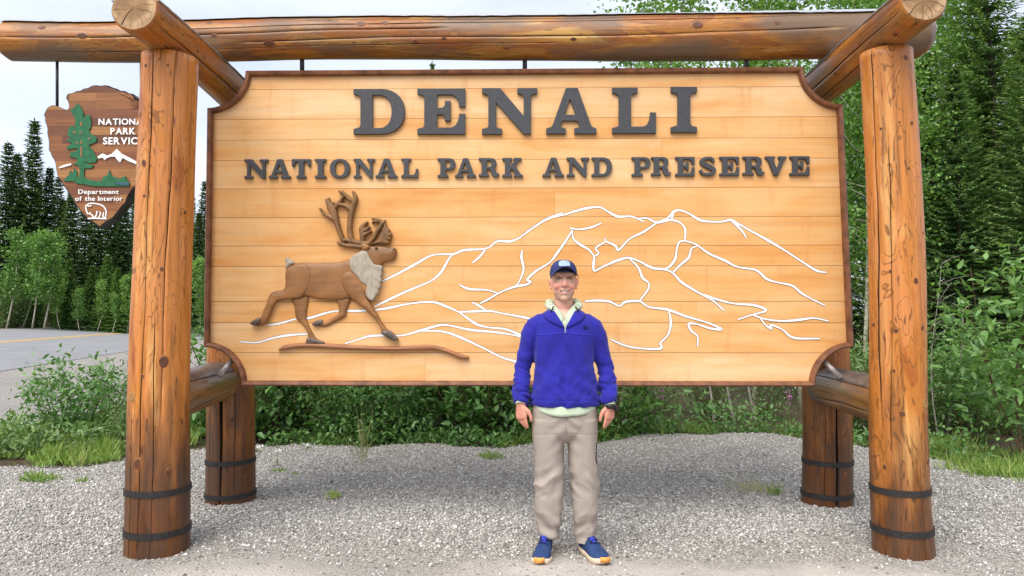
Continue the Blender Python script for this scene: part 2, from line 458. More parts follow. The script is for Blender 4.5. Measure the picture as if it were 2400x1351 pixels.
ASPEN = mat_leaf('aspen_leaves', (0.070, 0.171, 0.039), (0.147, 0.296, 0.070), (0.296, 0.466, 0.132), 0.35)
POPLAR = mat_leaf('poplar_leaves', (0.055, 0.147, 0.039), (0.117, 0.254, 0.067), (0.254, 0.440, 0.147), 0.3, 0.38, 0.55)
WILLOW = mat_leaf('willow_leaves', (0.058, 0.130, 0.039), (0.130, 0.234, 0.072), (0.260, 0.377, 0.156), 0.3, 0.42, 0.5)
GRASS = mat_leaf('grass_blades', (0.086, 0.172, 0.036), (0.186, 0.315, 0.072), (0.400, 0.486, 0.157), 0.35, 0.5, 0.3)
STRAW = mat_leaf('dry_grass', (0.22, 0.26, 0.10), (0.42, 0.43, 0.20), (0.62, 0.56, 0.33), 0.4, 0.6, 0.2)
BARK = simple('grey_bark', (0.10, 0.080, 0.065), 0.9, 0.1, nscale=9, namp=0.5, scl=(3, 3, 1), bstr=0.6, bdist=0.02)
BARK_PALE = simple('pale_aspen_bark', (0.38, 0.35, 0.28), 0.85, 0.15, nscale=6, namp=0.35, scl=(1, 1, 4), bstr=0.3)
TWIG = simple('brown_twig', (0.13, 0.085, 0.055), 0.85, 0.1, nscale=20, namp=0.4)
TWIG_PALE = simple('grey_dead_twig', (0.30, 0.27, 0.24), 0.85, 0.1, nscale=20, namp=0.4)
FLOWER = simple('pink_petals', (0.50, 0.13, 0.42), 0.6, 0.3)
YARROW = simple('white_petals', (0.75, 0.75, 0.70), 0.7, 0.2)
# ------------------------------------------------------------------ terrain
RA = np.array([-12.25, 17.5]); RT = np.array([-0.2088, 0.978]); RN = np.array([-0.978, -0.2088])
def road_u(x, y):
    return (np.asarray(x) - RA[0]) * RN[0] + (np.asarray(y) - RA[1]) * RN[1]
def sstep(a, b, x):
    t = np.clip((np.asarray(x) - a) / (b - a), 0, 1); return t * t * (3 - 2 * t)
def gz(x, y):
    u = road_u(x, y)
    z = 0.07 * sstep(-3, 0, u) + 0.058 * np.clip(u, 0, 10) + 0.03 * np.clip(u - 10, 0, 60)
    z = z + 0.05 * np.exp(-((np.asarray(x) - 2.3) / 1.7) ** 2 - ((np.asarray(y) - 8.3) / 0.9) ** 2)
    z = z + 0.25 * sstep(10, 30, y) * sstep(2, 10, x)
    return z
def sheet(name, X, Y, Z, mat, smooth=True):
    """grid sheet from 2D arrays"""
    n, m = X.shape
    V = np.stack([X, Y, Z], -1).reshape(-1, 3)
    i = np.arange(n - 1)[:, None] * m + np.arange(m - 1)[None, :]
    Fq = np.stack([i, i + 1, i + m + 1, i + m], -1).reshape(-1, 4)
    me = mk_mesh(name, V, Fq, mat, smooth)
    # make sure it faces up
    if me.polygons[0].normal.z < 0: me.flip_normals()
    o = link(name, me)
    o['kind'] = 'structure'
    return o
xs = np.concatenate([np.linspace(-500, -60, 23), np.arange(-58, 30, 0.8), np.linspace(32, 500, 24)])
ys = np.concatenate([np.linspace(-120, -4, 14), np.arange(-3, 60, 0.8), np.linspace(62, 900, 40)])
GX, GY = np.meshgrid(xs, ys, indexing='ij')
uu = road_u(GX, GY)
gzz = gz(GX, GY) - 0.05 * sstep(-1.5, 0.0, uu) * (1 - sstep(10, 11.5, uu)) + 0.03 * np.sin(GX * 1.7) * np.sin(GY * 1.3) * sstep(8.5, 10, GY) - 0.02
sheet('ground', GX, GY, gzz, SOIL)
# far edge of the gravel lot as a function of x
_ex = np.array([-9, -6.2, -5.0, -4.2, -3.6, -3.0, -2.4, -1.0, 0.3, 1.2, 2.0, 3.0, 3.7, 4.3, 5.0, 6.0, 9])
_ey = np.array([6.9, 6.95, 6.8, 6.9, 7.6, 8.1, 8.1, 8.1, 8.0, 8.3, 8.8, 8.6, 8.0, 7.2, 6.7, 6.55, 6.4])
def lot_edge(x):
    return np.interp(x, _ex, _ey) + 0.07 * np.sin(np.asarray(x) * 5.1) + 0.04 * np.sin(np.asarray(x) * 13.0)
lx = np.linspace(-9, 9, 260); lt = np.linspace(0, 1, 70)
LX, LT = np.meshgrid(lx, lt, indexing='ij')
LY = -3 + (lot_edge(LX) + 3) * LT
def lot_relief(x, y):
    return 0.012 * np.sin(x * 1.9 + 0.5) * np.sin(y * 2.3) + 0.008 * np.sin(x * 4.3 + y * 3.1)
LZ = gz(LX, LY) + 0.006 + lot_relief(LX, LY) + 0.008
sheet('gravel_lot', LX, LY, LZ, GRAVEL)
# road with its shoulder
st = np.linspace(-40, 160, 120)
def strip(name, u0, u1, lift, mat, nu=6):
    us = np.linspace(u0, u1, nu)
    S, U = np.meshgrid(st, us, indexing='ij')
    X = RA[0] + RT[0] * S + RN[0] * U; Y = RA[1] + RT[1] * S + RN[1] * U
    return sheet(name, X, Y, gz(X, Y) + lift, mat)
strip('road_shoulder', -4.6, 0.2, 0.012, GRAVEL_FAR, 12)
strip('far_road_shoulder', 9.8, 11.2, 0.012, GRAVEL_FAR, 4)
strip('road', 0.0, 10.0, 0.030, ASPHALT, 10)
strip('yellow_centre_line', 4.93, 5.07, 0.036, YELLOW, 2)
strip('yellow_centre_line', 5.20, 5.34, 0.036, YELLOW, 2)

# loose stones lying on the gravel, too many to count
def gravel_stones(n):
    d = 3.6 + (9.0 - 3.6) * RNG.random(n * 2) ** 1.15
    px = RNG.random(n * 2) * 2700 - 150
    x = (px - 1200) / F * d
    keep = d < lot_edge(x) - 0.02 + 0.12 * RNG.random(n * 2)
    # fewer stones where the ground is trodden to dust
    dustn = np.sin(x * 1.7 + 1.0) * 0.25 + np.sin(x * 4.1 + d * 3) * 0.12
    keep &= RNG.random(n * 2) < (0.22 + 0.78 * sstep(4.2, 5.0, d + dustn))
    for (qx, qy, rx, ry) in ((-1.55, 3.95, 0.75, 0.42), (1.75, 3.95, 0.85, 0.36), (0.45, 4.15, 0.9, 0.3)):
        keep &= (RNG.random(n * 2) < 0.12) | (((x - qx) / rx) ** 2 + ((d - qy) / ry) ** 2 > 0.8 + 0.5 * RNG.random(n * 2))
    x, d = x[keep][:n], d[keep][:n]
    n = len(x)
    r = 0.0042 + 0.0075 * RNG.random(n) ** 2.0
    big = RNG.random(n) < 0.012
    r[big] *= 1.7
    base = np.array([[1, 0, 0], [0, 1, 0], [-1, 0, 0], [0, -1, 0], [0, 0, 1], [0, 0, -1]], float)
    tri = np.array([[0, 1, 4], [1, 2, 4], [2, 3, 4], [3, 0, 4], [1, 0, 5], [2, 1, 5], [3, 2, 5], [0, 3, 5]])
    a = RNG.random(n) * 6.283
    ca, sa = np.cos(a), np.sin(a)
    B = base[None] * (0.65 + 0.7 * RNG.random((n, 6, 1))) + 0.28 * (RNG.random((n, 6, 3)) - 0.5)
    B[:, :, 0] *= 1.25; B[:, :, 2] *= 0.72
    X = B[:, :, 0] * ca[:, None] - B[:, :, 1] * sa[:, None]
    Y = B[:, :, 0] * sa[:, None] + B[:, :, 1] * ca[:, None]
    V = np.stack([X, Y, B[:, :, 2]], -1) * r[:, None, None]
    z = gz(x, d) + lot_relief(x, d) + 0.014 + r * 0.25
    V += np.stack([x, d, z], -1)[:, None, :]
    Fc = (tri[None] + (np.arange(n) * 6)[:, None, None]).reshape(-1, 3)
    sh = np.repeat(np.clip(RNG.normal(0.55, 0.27, n), 0, 1), 6)
    me = mk_mesh('gravel_stones', V.reshape(-1, 3), Fc, STONE, False, attrs={'shade': ('FLOAT', sh)})
    o = link('gravel_stones', me)
    tag(o, 'loose grey gravel stones strewn over the lot around the posts', 'gravel', kind='stuff')
gravel_stones(130000)
# ------------------------------------------------------------------ log frame
def frame_matrix(p0, p1, ref):
    z = (p1 - p0).normalized()
    x = (ref - z * ref.dot(z)).normalized()
    y = z.cross(x)
    m = Matrix((x, y, z)).transposed().to_4x4(); m.translation = p0
    return m
def log_mesh(name, L, r0, r1, mat, cracks=(), seed=0, chamfer=(0, 0), nz=None, wob=0.03, flare=0.0, flat=None):
    """log along local z. cracks: (theta_deg, twist_deg_per_m, width, depth, z0, z1, wander)"""
    rnd = random.Random(seed)
    nz = nz or max(24, int(L / 0.045))
    zs = np.linspace(0, L, nz + 1)
    if chamfer[0]: zs = np.sort(np.append(zs, [chamfer[0] * 0.5, chamfer[0]]))
    if chamfer[1]: zs = np.sort(np.append(zs, [L - chamfer[1], L - chamfer[1] * 0.5]))
    base = list(np.linspace(-180, 180, 57)[:-1])
    cinfo = []
    cracks = [c for c in cracks]
    for c in cracks:
        wdeg = math.degrees(c[2] / r0) * 0.5
        base = [t for t in base if abs((t - c[0] + 180) % 360 - 180) > wdeg * 1.8 + 0.4]
    ang = [(t, -1, 0) for t in base]
    for ci, c in enumerate(cracks):
        for k, s in enumerate((-1, -0.35, 0.35, 1)):
            ang.append((c[0] , ci, s))
    def keyf(a):
        t = a[0]
        if a[1] >= 0: t = a[0] + a[2] * 0.3
        return t
    ang.sort(key=keyf)
    n = len(ang)
    V = []
    phases = [rnd.random() * 6.28 for _ in range(8)]
    wph = [[rnd.random() * 6.28 for _ in range(3)] for _ in cracks]
    cths = np.array([c[0] for c in cracks]) if cracks else None
    for z in zs:
        f = z / L
        R = r0 + (r1 - r0) * f
        if flare: R *= 1 + flare * math.exp(-z / 0.45)
        if chamfer[0] and z < chamfer[0]: R -= (chamfer[0] - z) * 0.7
        if chamfer[1] and z > L - chamfer[1]: R -= (z - L + chamfer[1]) * 0.7
        cx = 0.012 * math.sin(z * 1.9 + phases[6]); cy = 0.012 * math.sin(z * 2.3 + phases[7])
        offs, hw, dep = [], [], []
        for ci, c in enumerate(cracks):
            p = wph[ci]
            offs.append(c[1] * (z - L / 2) + c[6] * (math.sin(z * 2.1 + p[0]) + 0.5 * math.sin(z * 5.7 + p[1]) + 0.2 * math.sin(z * 17 + p[2])))
            m = float(sstep(c[4], c[4] + 0.12, z)) * (1 - float(sstep(c[5] - 0.12, c[5], z)))
            wv = 0.7 + 0.3 * math.sin(z * 3.3 + p[1])
            hw.append(math.degrees(c[2] * wv * max(m, 0.02) / R) * 0.5)
            dep.append(c[3] * m)
        for (t, ci, s) in ang:
            dd = 0.0
            if ci >= 0:
                th = cracks[ci][0] + offs[ci] + s * hw[ci]
                if abs(s) < 0.9: dd = dep[ci]
            else:
                th = t
                if cracks:
                    w = [1.0 / (4 + abs((t - c[0] + 180) % 360 - 180)) ** 2 for c in cracks]
                    sw = sum(w)
                    th = t + sum(wi * o for wi, o in zip(w, offs)) / sw
            a = math.radians(th)
            rr = R * (1 + wob * (0.5 * math.sin(2 * a + phases[0] + z * 0.9) + 0.35 * math.sin(3 * a + phases[1] - z * 1.3) + 0.22 * math.sin(5 * a + phases[2] + z * 2.1))
                      + 0.006 * math.sin(9 * a + z * 3.7 + phases[3]) + 0.006 * math.sin(4 * a - z * 7.1 + phases[4]))
            rr -= dd
            yy = cy + rr * math.sin(a)
            if flat is not None and yy < -flat: yy = -flat - 0.004 * (1 + math.cos(a) * 0.3)
            V.append((cx + rr * math.cos(a), yy, z))
    Fc, mi = [], []
    for j in range(len(zs) - 1):
        for i in range(n):
            i2 = (i + 1) % n
            Fc.append((j * n + i, j * n + i2, (j + 1) * n + i2, (j + 1) * n + i))
            a, b2 = ang[i], ang[i2]
            inside = a[1] >= 0 and a[1] == b2[1]
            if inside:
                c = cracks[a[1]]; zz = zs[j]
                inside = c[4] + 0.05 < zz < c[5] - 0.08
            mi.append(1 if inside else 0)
    V.append((0, 0, 0)); V.append((0, 0, L))
    b0 = len(V) - 2; b1 = len(V) - 1
    o = (len(zs) - 1) * n
    for i in range(n):
        i2 = (i + 1) % n
        Fc.append((b0, i2, i)); mi.append(2)
        Fc.append((b1, o + i, o + i2)); mi.append(2)
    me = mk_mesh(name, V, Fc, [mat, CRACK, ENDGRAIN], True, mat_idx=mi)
    for p in me.polygons:
        if p.material_index == 2: p.use_smooth = False
    return me
def log(name, p0, p1, r0, r1, mat, parent, ref=Vector((1, 0, 0)), **kw):
    p0, p1 = Vector(p0), Vector(p1)
    me = log_mesh(name, (p1 - p0).length, r0, r1, mat, **kw)
    o = link(name, me, parent)
    m = frame_matrix(p0, p1, ref)
    m.translation = m.translation - wloc(parent)
    o.matrix_local = m
    o['_r'] = (r0, r1, (p1 - p0).length)
    return o
def surf(o, theta, z, lift=0.0):
    r0, r1, L = o['_r']
    a = math.radians(theta)
    # true surface point by looking at the mesh
    best = None
    me = o.data
    bv = BVH_CACHE.get(o.name)
    if bv is None:
        bv = BVHTree.FromPolygons([v.co[:] for v in me.vertices], [p.vertices[:] for p in me.polygons]); BVH_CACHE[o.name] = bv
    d = Vector((math.cos(a), math.sin(a), 0))
    hit = bv.ray_cast(Vector((0, 0, z)) + d * 0.6, -d)
    p = hit[0] if hit[0] else Vector((0, 0, z)) + d * r0
    return p + d * lift, d
BVH_CACHE = {}
def knot(o, theta, z, r, mat=None, elong=1.25, name='knot'):
    p, d = surf(o, theta, z)
    t = Vector((0, 0, 1)); s = t.cross(d)
    V = [p + d * 0.0012]; n = 12
    for k, (f, h) in enumerate(((0.62, 0.0026), (0.9, 0.0030), (1.25, -0.003))):
        for i in range(n):
            a = i / n * 6.2832
            rr = r * f * (1 + 0.05 * math.sin(2 * a + z * 9))
            q = p + s * math.cos(a) * rr + t * math.sin(a) * rr * elong
            # stay on the cylinder
            V.append(q + d * (h - (math.cos(a) * rr) ** 2 / (2 * max(o['_r'][0], 0.1))))
    Fc = [(0, 1 + i, 1 + (i + 1) % n) for i in range(n)]; mi = [0] * n
    for k in range(2):
        for i in range(n):
            a = 1 + k * n + i; b2 = 1 + k * n + (i + 1) % n
            Fc.append((a, a + n, b2 + n, b2)); mi.append(1 if k else 0)
    me = mk_mesh(name, V, Fc, [mat or KNOT, KNOT2 if mat is None else mat], True, mat_idx=mi)
    return link(name, me, o)
def hoop(o, z, h=0.032, lift=0.006):
    """iron band round a post"""
    n = 72; V = []
    for i in range(n):
        th = -180 + i / n * 360
        r = max((surf(o, th + dt, z + dz)[0] - Vector((0, 0, z + dz))).length for dt in (-4, 0, 4) for dz in (-h / 2, h / 2))
        a = math.radians(th)
        for rr, zz in ((r - 0.01, z - h / 2), (r + lift, z - h / 2), (r + lift, z + h / 2), (r - 0.01, z + h / 2)):
            V.append((rr * math.cos(a), rr * math.sin(a), zz))
    Fc = []
    for i in range(n):
        j = (i + 1) % n
        for k in range(4):
            k2 = (k + 1) % 4
            Fc.append((i * 4 + k, i * 4 + k2, j * 4 + k2, j * 4 + k))
    return link('iron_band', mk_mesh('iron_band', V, Fc, BAND, False), o)
def cap_sheet(o, th0, th1, z0, z1, mat, lift=0.007, jag=0.006, name='flashing', seed=0):
    rnd = random.Random(seed)
    nz = int((z1 - z0) / 0.05); V = []; Fc = []
    m = 14
    for j in range(nz + 1):
        z = z0 + (z1 - z0) * j / nz
        e0 = math.degrees((rnd.random() - 0.5) * jag / 0.15); e1 = math.degrees((rnd.random() - 0.5) * jag / 0.15)
        for i in range(m + 1):
            th = th0 + e0 + (th1 + e1 - th0 - e0) * i / m
            p, d = surf(o, th, min(max(z, 0.03), o['_r'][2] - 0.03), lift if 0 < i < m else lift + 0.002)
            p.z = z
            V.append(p)
    k = m + 1
    for j in range(nz):
        for i in range(m):
            Fc.append((j * k + i, j * k + i + 1, (j + 1) * k + i + 1, (j + 1) * k + i))
    ob = link(name, mk_mesh(name, V, Fc, mat, True), o)
    so = ob.modifiers.new('thickness', 'SOLIDIFY'); so.thickness = 0.003; so.offset = 1
    return ob

FRAME = empty('log_frame', (0.1, 5.1, 0))
tag(FRAME, 'honey varnished log frame of four posts and a long top beam', 'sign frame')
def vpost(px_top, py_top, px_bot, d, r0, r1, mat, seed, cracks, flare=0.06):
    top = P(px_top, py_top, d); bot = P(px_bot, 1240, d); 
    k = (0 - bot.z) / (top.z - bot.z)
    foot = bot + (top - bot) * k
    foot.z = -0.08
    return log('post', foot, top, r0, r1, mat, FRAME, seed=seed, cracks=cracks, wob=0.025, flare=flare)
L1 = vpost(397, 138, 366, 4.58, 0.182, 0.166, LOG_POST, 11,
           [(-97, 0.5, 0.007, 0.035, 0.15, 3.2, 2.0), (-58, 2.0, 0.006, 0.03, 0.9, 3.25, 2.0), (-120, -1.0, 0.005, 0.02, 0.0, 1.0, 1.2), (-75, 0.5, 0.005, 0.02, 0.0, 1.5, 1.5)], flare=0.05)
R1 = vpost(2078, 123, 2120, 4.50, 0.165, 0.150, LOG_POST, 23,
           [(-152, -1.0, 0.009, 0.03, 0.9, 3.2, 2.5), (-128, 1.0, 0.005, 0.02, 0.7, 2.6, 2.0), (-75, 0.5, 0.005, 0.02, 0.0, 0.7, 1.0)], flare=0.06)
L2 = vpost(548, 290, 537, 5.73, 0.178, 0.165, LOG_BACK, 31,
           [(-92, 1.0, 0.028, 0.07, 0.0, 1.15, 1.2), (-60, 0.5, 0.006, 0.02, 0.2, 1.1, 1.5), (-125, 0.5, 0.005, 0.02, 0.0, 1.1, 1.5)], flare=0.03)
R2 = vpost(1922, 290, 1937, 5.65, 0.178, 0.165, LOG_BACK, 47,
           [(-92, -1.5, 0.026, 0.07, 0.0, 1.1, 1.2), (-118, 0.5, 0.005, 0.02, 0.1, 1.0, 1.5), (-86, 3, 0.008, 0.02, 0.5, 1.1, 1.0)], flare=0.03)
def zpx(o, py, d):   # height along a post for a photo row
    return P(1200, py, d).z - o.matrix_world.translation.z if False else P(1200, py, d).z + 0.08
# bands: both rings of every post
for o, d, rows in ((L1, 4.40, (1160, 1258)), (R1, 4.34, (1160, 1256)), (L2, 5.56, (1088, 1167)), (R2, 5.48, (1090, 1168))):
    for py in rows:
        hoop(o, zpx(o, py, d), 0.036 if d < 5 else 0.034)
def th_at(px, pc, rad_px):
    s = max(-0.97, min(0.97, (px - pc) / rad_px))
    return -90 + math.degrees(math.asin(s))
# knots read off the photograph: (pixel x, pixel y, radius in m)
for (px, py, r) in ((370, 154, .010), (422, 154, .006), (352, 267, .013), (432, 277, .024), (365, 382, .017), (366, 459, .010), (450, 493, .010), (330, 634, .016), (408, 631, .011),
                    (411, 849, .028), (368, 882, .010), (315, 856, .011), (358, 1086, .026), (416, 1110, .020), (308, 1120, .012)):
    c = 366 + (397 - 366) * (1240 - py) / 1128.0; rad = 66 + (py / 1240.0) * 4
    knot(L1, th_at(px, c, rad), zpx(L1, py, 4.42), r)
knot(L1, th_at(341, 374, 68), zpx(L1, 932, 4.42), 0.030, PLUG, 1.0, 'wood_plug')
for (px, py, r) in ((2100, 133, .013), (2113, 287, .011), (2080, 286, .006), (2042, 297, .007), (2062, 636, .009), (2112, 659, .015), (2042, 762, .011), (2073, 776, .011), (2129, 769, .013),
                    (2085, 970, .014), (2153, 978, .012), (2136, 545, .008), (2070, 870, .008), (2060, 1100, .012), (2150, 1085, .014), (2100, 395, .008)):
    c = 2120 + (2078 - 2120) * (1240 - py) / 1148.0; rad = 58 + (py / 1240.0) * 6
    knot(R1, th_at(px, c, rad), zpx(R1, py, 4.35), r)
knot(R1, th_at(2140, 2106, 63), zpx(R1, 948, 4.35), 0.032, PLUG, 1.0, 'wood_plug')
for (px, py, r) in ((562, 985, .014), (585, 1125, .009), (505, 1075, .008)):
    knot(L2, th_at(px, 538, 56), zpx(L2, py, 5.55), r)
for (px, py, r) in ((1892, 1008, .014), (1957, 1020, .015), (1893, 1060, .014), (1980, 1062, .011), (1962, 1115, .015)):
    knot(R2, th_at(px, 1937, 56), zpx(R2, py, 5.47), r)

# cross logs on top of the posts
cl_l = P(314, 17, 4.13); cl_r = P(2165, 0, 4.06)
CL = log('cross_log', cl_l, Vector((cl_l.x - 0.01, 6.05, cl_l.z - 0.03)), 0.141, 0.148, LOG_CROSS, FRAME, seed=5, chamfer=(0.018, 0.02), wob=0.03, flat=0.040,
         cracks=[(40, 0, 0.007, 0.03, 0.06, 1.8, 1.5), (-10, 3, 0.006, 0.03, 0.05, 1.7, 2.0), (125, 2, 0.006, 0.02, 0.05, 1.5, 1.5)])
CR = log('cross_log', cl_r, Vector((cl_r.x + 0.02, 5.97, cl_r.z - 0.05)), 0.142, 0.146, LOG_CROSS, FRAME, seed=6, chamfer=(0.02, 0.02), wob=0.025, flat=0.042,
         cracks=[(150, 0, 0.008, 0.03, 0.02, 1.75, 1.5), (110, -3, 0.006, 0.02, 0.2, 1.7, 2.0), (-165, 2, 0.006, 0.02, 0.05, 1.5, 1.5)])
for o, lst in ((CL, ((20, .55, .010), (60, .35, .012), (35, 1.2, .014), (-20, .3, .012))), (CR, ((118, .2, .014), (160, .5, .009), (140, .9, .012), (95, .35, .010)))):
    for th, z, r in lst: knot(o, th, z, r)
cap_sheet(CL, -163, -17, 0.01, 1.90, FLASH, 0.008, seed=3)
cap_sheet(CR, -163, -17, 0.01, 1.88, FLASH, 0.008, seed=4)
# drying checks opened in the sawn ends
def end_checks(o, lst, R):
    for k, (a0, r0_, r1_, w) in enumerate(lst):
        V = []; m = 7
        for i in range(m):
            t = i / (m - 1); r = r0_ + (r1_ - r0_) * t; a = math.radians(a0 + 5 * math.sin(t * 5 + k)); ww = w * (0.25 + 0.75 * t)
            p = Vector((r * R * math.cos(a), r * R * math.sin(a), -0.0012 - 0.0002 * k)); q = Vector((-math.sin(a), math.cos(a), 0)) * ww / 2
            V += [p + q, p - q]
        Fc = [(2 * i, 2 * i + 1, 2 * i + 3, 2 * i + 2) for i in range(m - 1)]
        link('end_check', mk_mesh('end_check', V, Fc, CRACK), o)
end_checks(CL, ((128, 0.0, 0.93, .006), (20, 0.1, 0.8, .0025), (62, 0.3, 0.9, .002), (-12, 0.15, 0.85, .002), (168, 0.2, 0.9, .002), (95, 0.55, 0.93, .0025), (40, 0.6, 0.93, .002), (148, .55, .93, .002)), 0.135)
end_checks(CR, ((140, 0.05, 0.92, .005), (100, 0.05, 0.9, .0035), (65, 0.1, 0.85, .003), (15, 0.1, 0.9, .003), (175, 0.2, 0.9, .0025), (40, 0.3, 0.9, .002), (120, .5, .93, .002), (82, .5, .9, .002)), 0.135)
# long top beam lying on the cross logs
bl = PB(8, 98, 5.1); br = PB(2172, 84, 5.1)
BEAM = log('top_beam', bl, br, 0.140, 0.163, LOG_BEAM, FRAME, ref=Vector((0, 0, -1)), seed=9, chamfer=(0.05, 0.06), nz=130, wob=0.03,
           cracks=[(-95, -5, 0.007, 0.035, 0.10, 3.2, 1.2), (-112, -6, 0.006, 0.03, 1.2, 6.0, 1.2), (-72, -6, 0.006, 0.03, 1.8, 5.9, 1.0), (-128, -4, 0.005, 0.02, 2.2, 5.9, 1.0), (-55, -5, 0.005, 0.02, 0.4, 4.0, 1.0)])
for th, z, r in ((-115, .36, .016), (-84, .66, .022), (-112, 2.62, .020), (-116, 2.79, .014), (-60, 1.98, .022), (-98, 4.95, .022), (-70, 3.2, .010), (-66, 4.1, .012), (-62, 3.0, .012), (-80, 1.6, .012), (-105, 5.5, .012), (-120, 1.55, .014)):
    knot(BEAM, th, z, r, elong=1.8)
cap_sheet(BEAM, -232, -138, 0.02, (br - bl).length - 0.02, FLASH, 0.010, jag=0.008, seed=8)
# short logs low down between the front and rear posts
for (xa, xb, za, seed, oo) in ((P(381, 925, 4.58).x, P(520, 912, 5.60).x, 0.915, 61, -1), (P(2106, 945, 4.50).x, P(1944, 925, 5.52).x, 0.880, 62, 1)):
    lo = log('lower_cross_log', Vector((xa, 4.62 if oo < 0 else 4.54, za)), Vector((xb, 5.62 if oo < 0 else 5.54, za + 0.01)), 0.150, 0.145, LOG_LOW, FRAME, seed=seed, wob=0.04,
             cracks=[(30 if oo < 0 else 155, 0, 0.006, 0.03, 0.05, 0.95, 3.0)])
    cp = cap_sheet(lo, -140, -40, 0.10, 0.92, FLASH2, 0.004, jag=0.001, seed=seed, name='metal_cap')
    for k in range(7):
        knot(lo, -44 if oo < 0 else -136, 0.16 + k * 0.115, 0.006, FLASH, 1.0, 'rivet')

# ------------------------------------------------------------------ flat shapes
def ribbon(pts, widths, closed_round=True, sub=6):
    """smooth a polyline and turn it into left/right rails (2D)"""
    pts = np.asarray(pts, float)
    n = len(pts)
    w = np.interp(np.linspace(0, 1, n), np.linspace(0, 1, len(widths)), widths) if len(widths) != n else np.asarray(widths, float)
    P0 = np.vstack([2 * pts[0] - pts[1], pts, 2 * pts[-1] - pts[-2]])
    out, ow = [], []
    for i in range(n - 1):
        a, b2, c, d = P0[i], P0[i + 1], P0[i + 2], P0[i + 3]
        for k in range(sub):
            t = k / sub
            out.append(0.5 * ((2 * b2) + (-a + c) * t + (2 * a - 5 * b2 + 4 * c - d) * t * t + (-a + 3 * b2 - 3 * c + d) * t ** 3))
            ow.append(w[i] + (w[i + 1] - w[i]) * t)
    out.append(pts[-1]); ow.append(w[-1])
    out = np.array(out); ow = np.array(ow)
    t = np.gradient(out, axis=0); t /= np.linalg.norm(t, axis=1)[:, None] + 1e-9
    nn = np.stack([-t[:, 1], t[:, 0]], 1)
    if closed_round:   # round the two ends off
        e0 = [out[0] - t[0] * ow[0] * 0.45 * s for s in (1.0, 0.6)]
        e1 = [out[-1] + t[-1] * ow[-1] * 0.45 * s for s in (0.6, 1.0)]
        out = np.vstack([e0, out, e1]); nn = np.vstack([nn[:1], nn[:1], nn, nn[-1:], nn[-1:]])
        ow = np.concatenate([[ow[0] * 0.35, ow[0] * 0.8], ow, [ow[-1] * 0.8, ow[-1] * 0.35]])
    return out + nn * ow[:, None] / 2, out - nn * ow[:, None] / 2
def ribbon_poly(pts, widths, sub=5):
    a, b2 = ribbon(pts, widths, True, sub)
    return np.vstack([a, b2[::-1]])
def relief(polys, thick, rnd, step, edge=0.45, texture=None):
    """carved relief from 2D polygons (x,z): returns verts (x, height, z) and faces. Height is domed from the outline."""
    allp = np.vstack(polys); lo = allp.min(0) - step; hi = allp.max(0) + step
    nx = int((hi[0] - lo[0]) / step) + 2; nz = int((hi[1] - lo[1]) / step) + 2
    gx = lo[0] + np.arange(nx) * step; gzv = lo[1] + np.arange(nz) * step
    XX, ZZ = np.meshgrid(gx, gzv, indexing='ij')
    Q = np.stack([XX.ravel(), ZZ.ravel()], 1)
    best = np.full(len(Q), -1e9); near = np.zeros_like(Q)
    for poly in polys:
        poly = np.asarray(poly, float); A = poly; B = np.roll(poly, -1, 0)
        ins = np.zeros(len(Q), bool); dmin = np.full(len(Q), 1e9); nr = np.zeros_like(Q)
        for a, b2 in zip(A, B):
            cond = (a[1] > Q[:, 1]) != (b2[1] > Q[:, 1])
            if abs(b2[1] - a[1]) > 1e-12:
                xi = (b2[0] - a[0]) * (Q[:, 1] - a[1]) / (b2[1] - a[1]) + a[0]
                ins ^= cond & (Q[:, 0] < xi)
            ab = b2 - a; l2 = ab @ ab + 1e-12
            t = np.clip(((Q - a) @ ab) / l2, 0, 1)
            c = a + t[:, None] * ab
            d = np.hypot(*(Q - c).T)
            m = d < dmin; dmin[m] = d[m]; nr[m] = c[m]
        sd = np.where(ins, dmin, -dmin)
        m = sd > best; best[m] = sd[m]; near[m] = nr[m]
    ins = (best > 0).reshape(nx, nz)
    cell = ins[:-1, :-1] | ins[1:, :-1] | ins[:-1, 1:] | ins[1:, 1:]
    far = (best < -step * 1.5).reshape(nx, nz)
    cell &= ~(far[:-1, :-1] | far[1:, :-1] | far[:-1, 1:] | far[1:, 1:])
    I, J = np.nonzero(cell)
    idx = lambda i, j: i * nz + j
    Fq = np.stack([idx(I, J), idx(I, J + 1), idx(I + 1, J + 1), idx(I + 1, J)], 1)
    used = np.unique(Fq); remap = -np.ones(nx * nz, int); remap[used] = np.arange(len(used))
    Fq = remap[Fq]
    q = Q[used].copy(); s = best[used]
    out = s <= 0
    q[out] = near[used][out]
    f = np.clip(s / rnd, 0, 1)
    h = thick * (edge + (1 - edge) * np.sqrt(np.clip(1 - (1 - f) ** 2, 0, 1)))
    if texture is not None: h = h + texture(q) * f
    V = np.stack([q[:, 0], h, q[:, 1]], 1)
    # side wall
    E = {}
    for k in range(4):
        for a, b2 in zip(Fq[:, k], Fq[:, (k + 1) % 4]):
            key = (min(a, b2), max(a, b2)); E[key] = None if key in E else (a, b2)
    bd = [e for e in E.values() if e]
    bv = sorted({v for e in bd for v in e}); bm_ = {v: len(V) + i for i, v in enumerate(bv)}
    V = np.vstack([V, np.stack([V[bv][:, 0], np.zeros(len(bv)), V[bv][:, 2]], 1)])
    Fs = np.array([(b2, a, bm_[a], bm_[b2]) for a, b2 in bd])
    return V, np.vstack([Fq, Fs])
def onto(V, y0, lift=0.0):
    """relief verts (x, height, z) -> world on the sign plane"""
    V = np.asarray(V, float)
    return np.stack([V[:, 0], y0 + YAW * V[:, 0] - V[:, 1] - lift, V[:, 2]], 1)
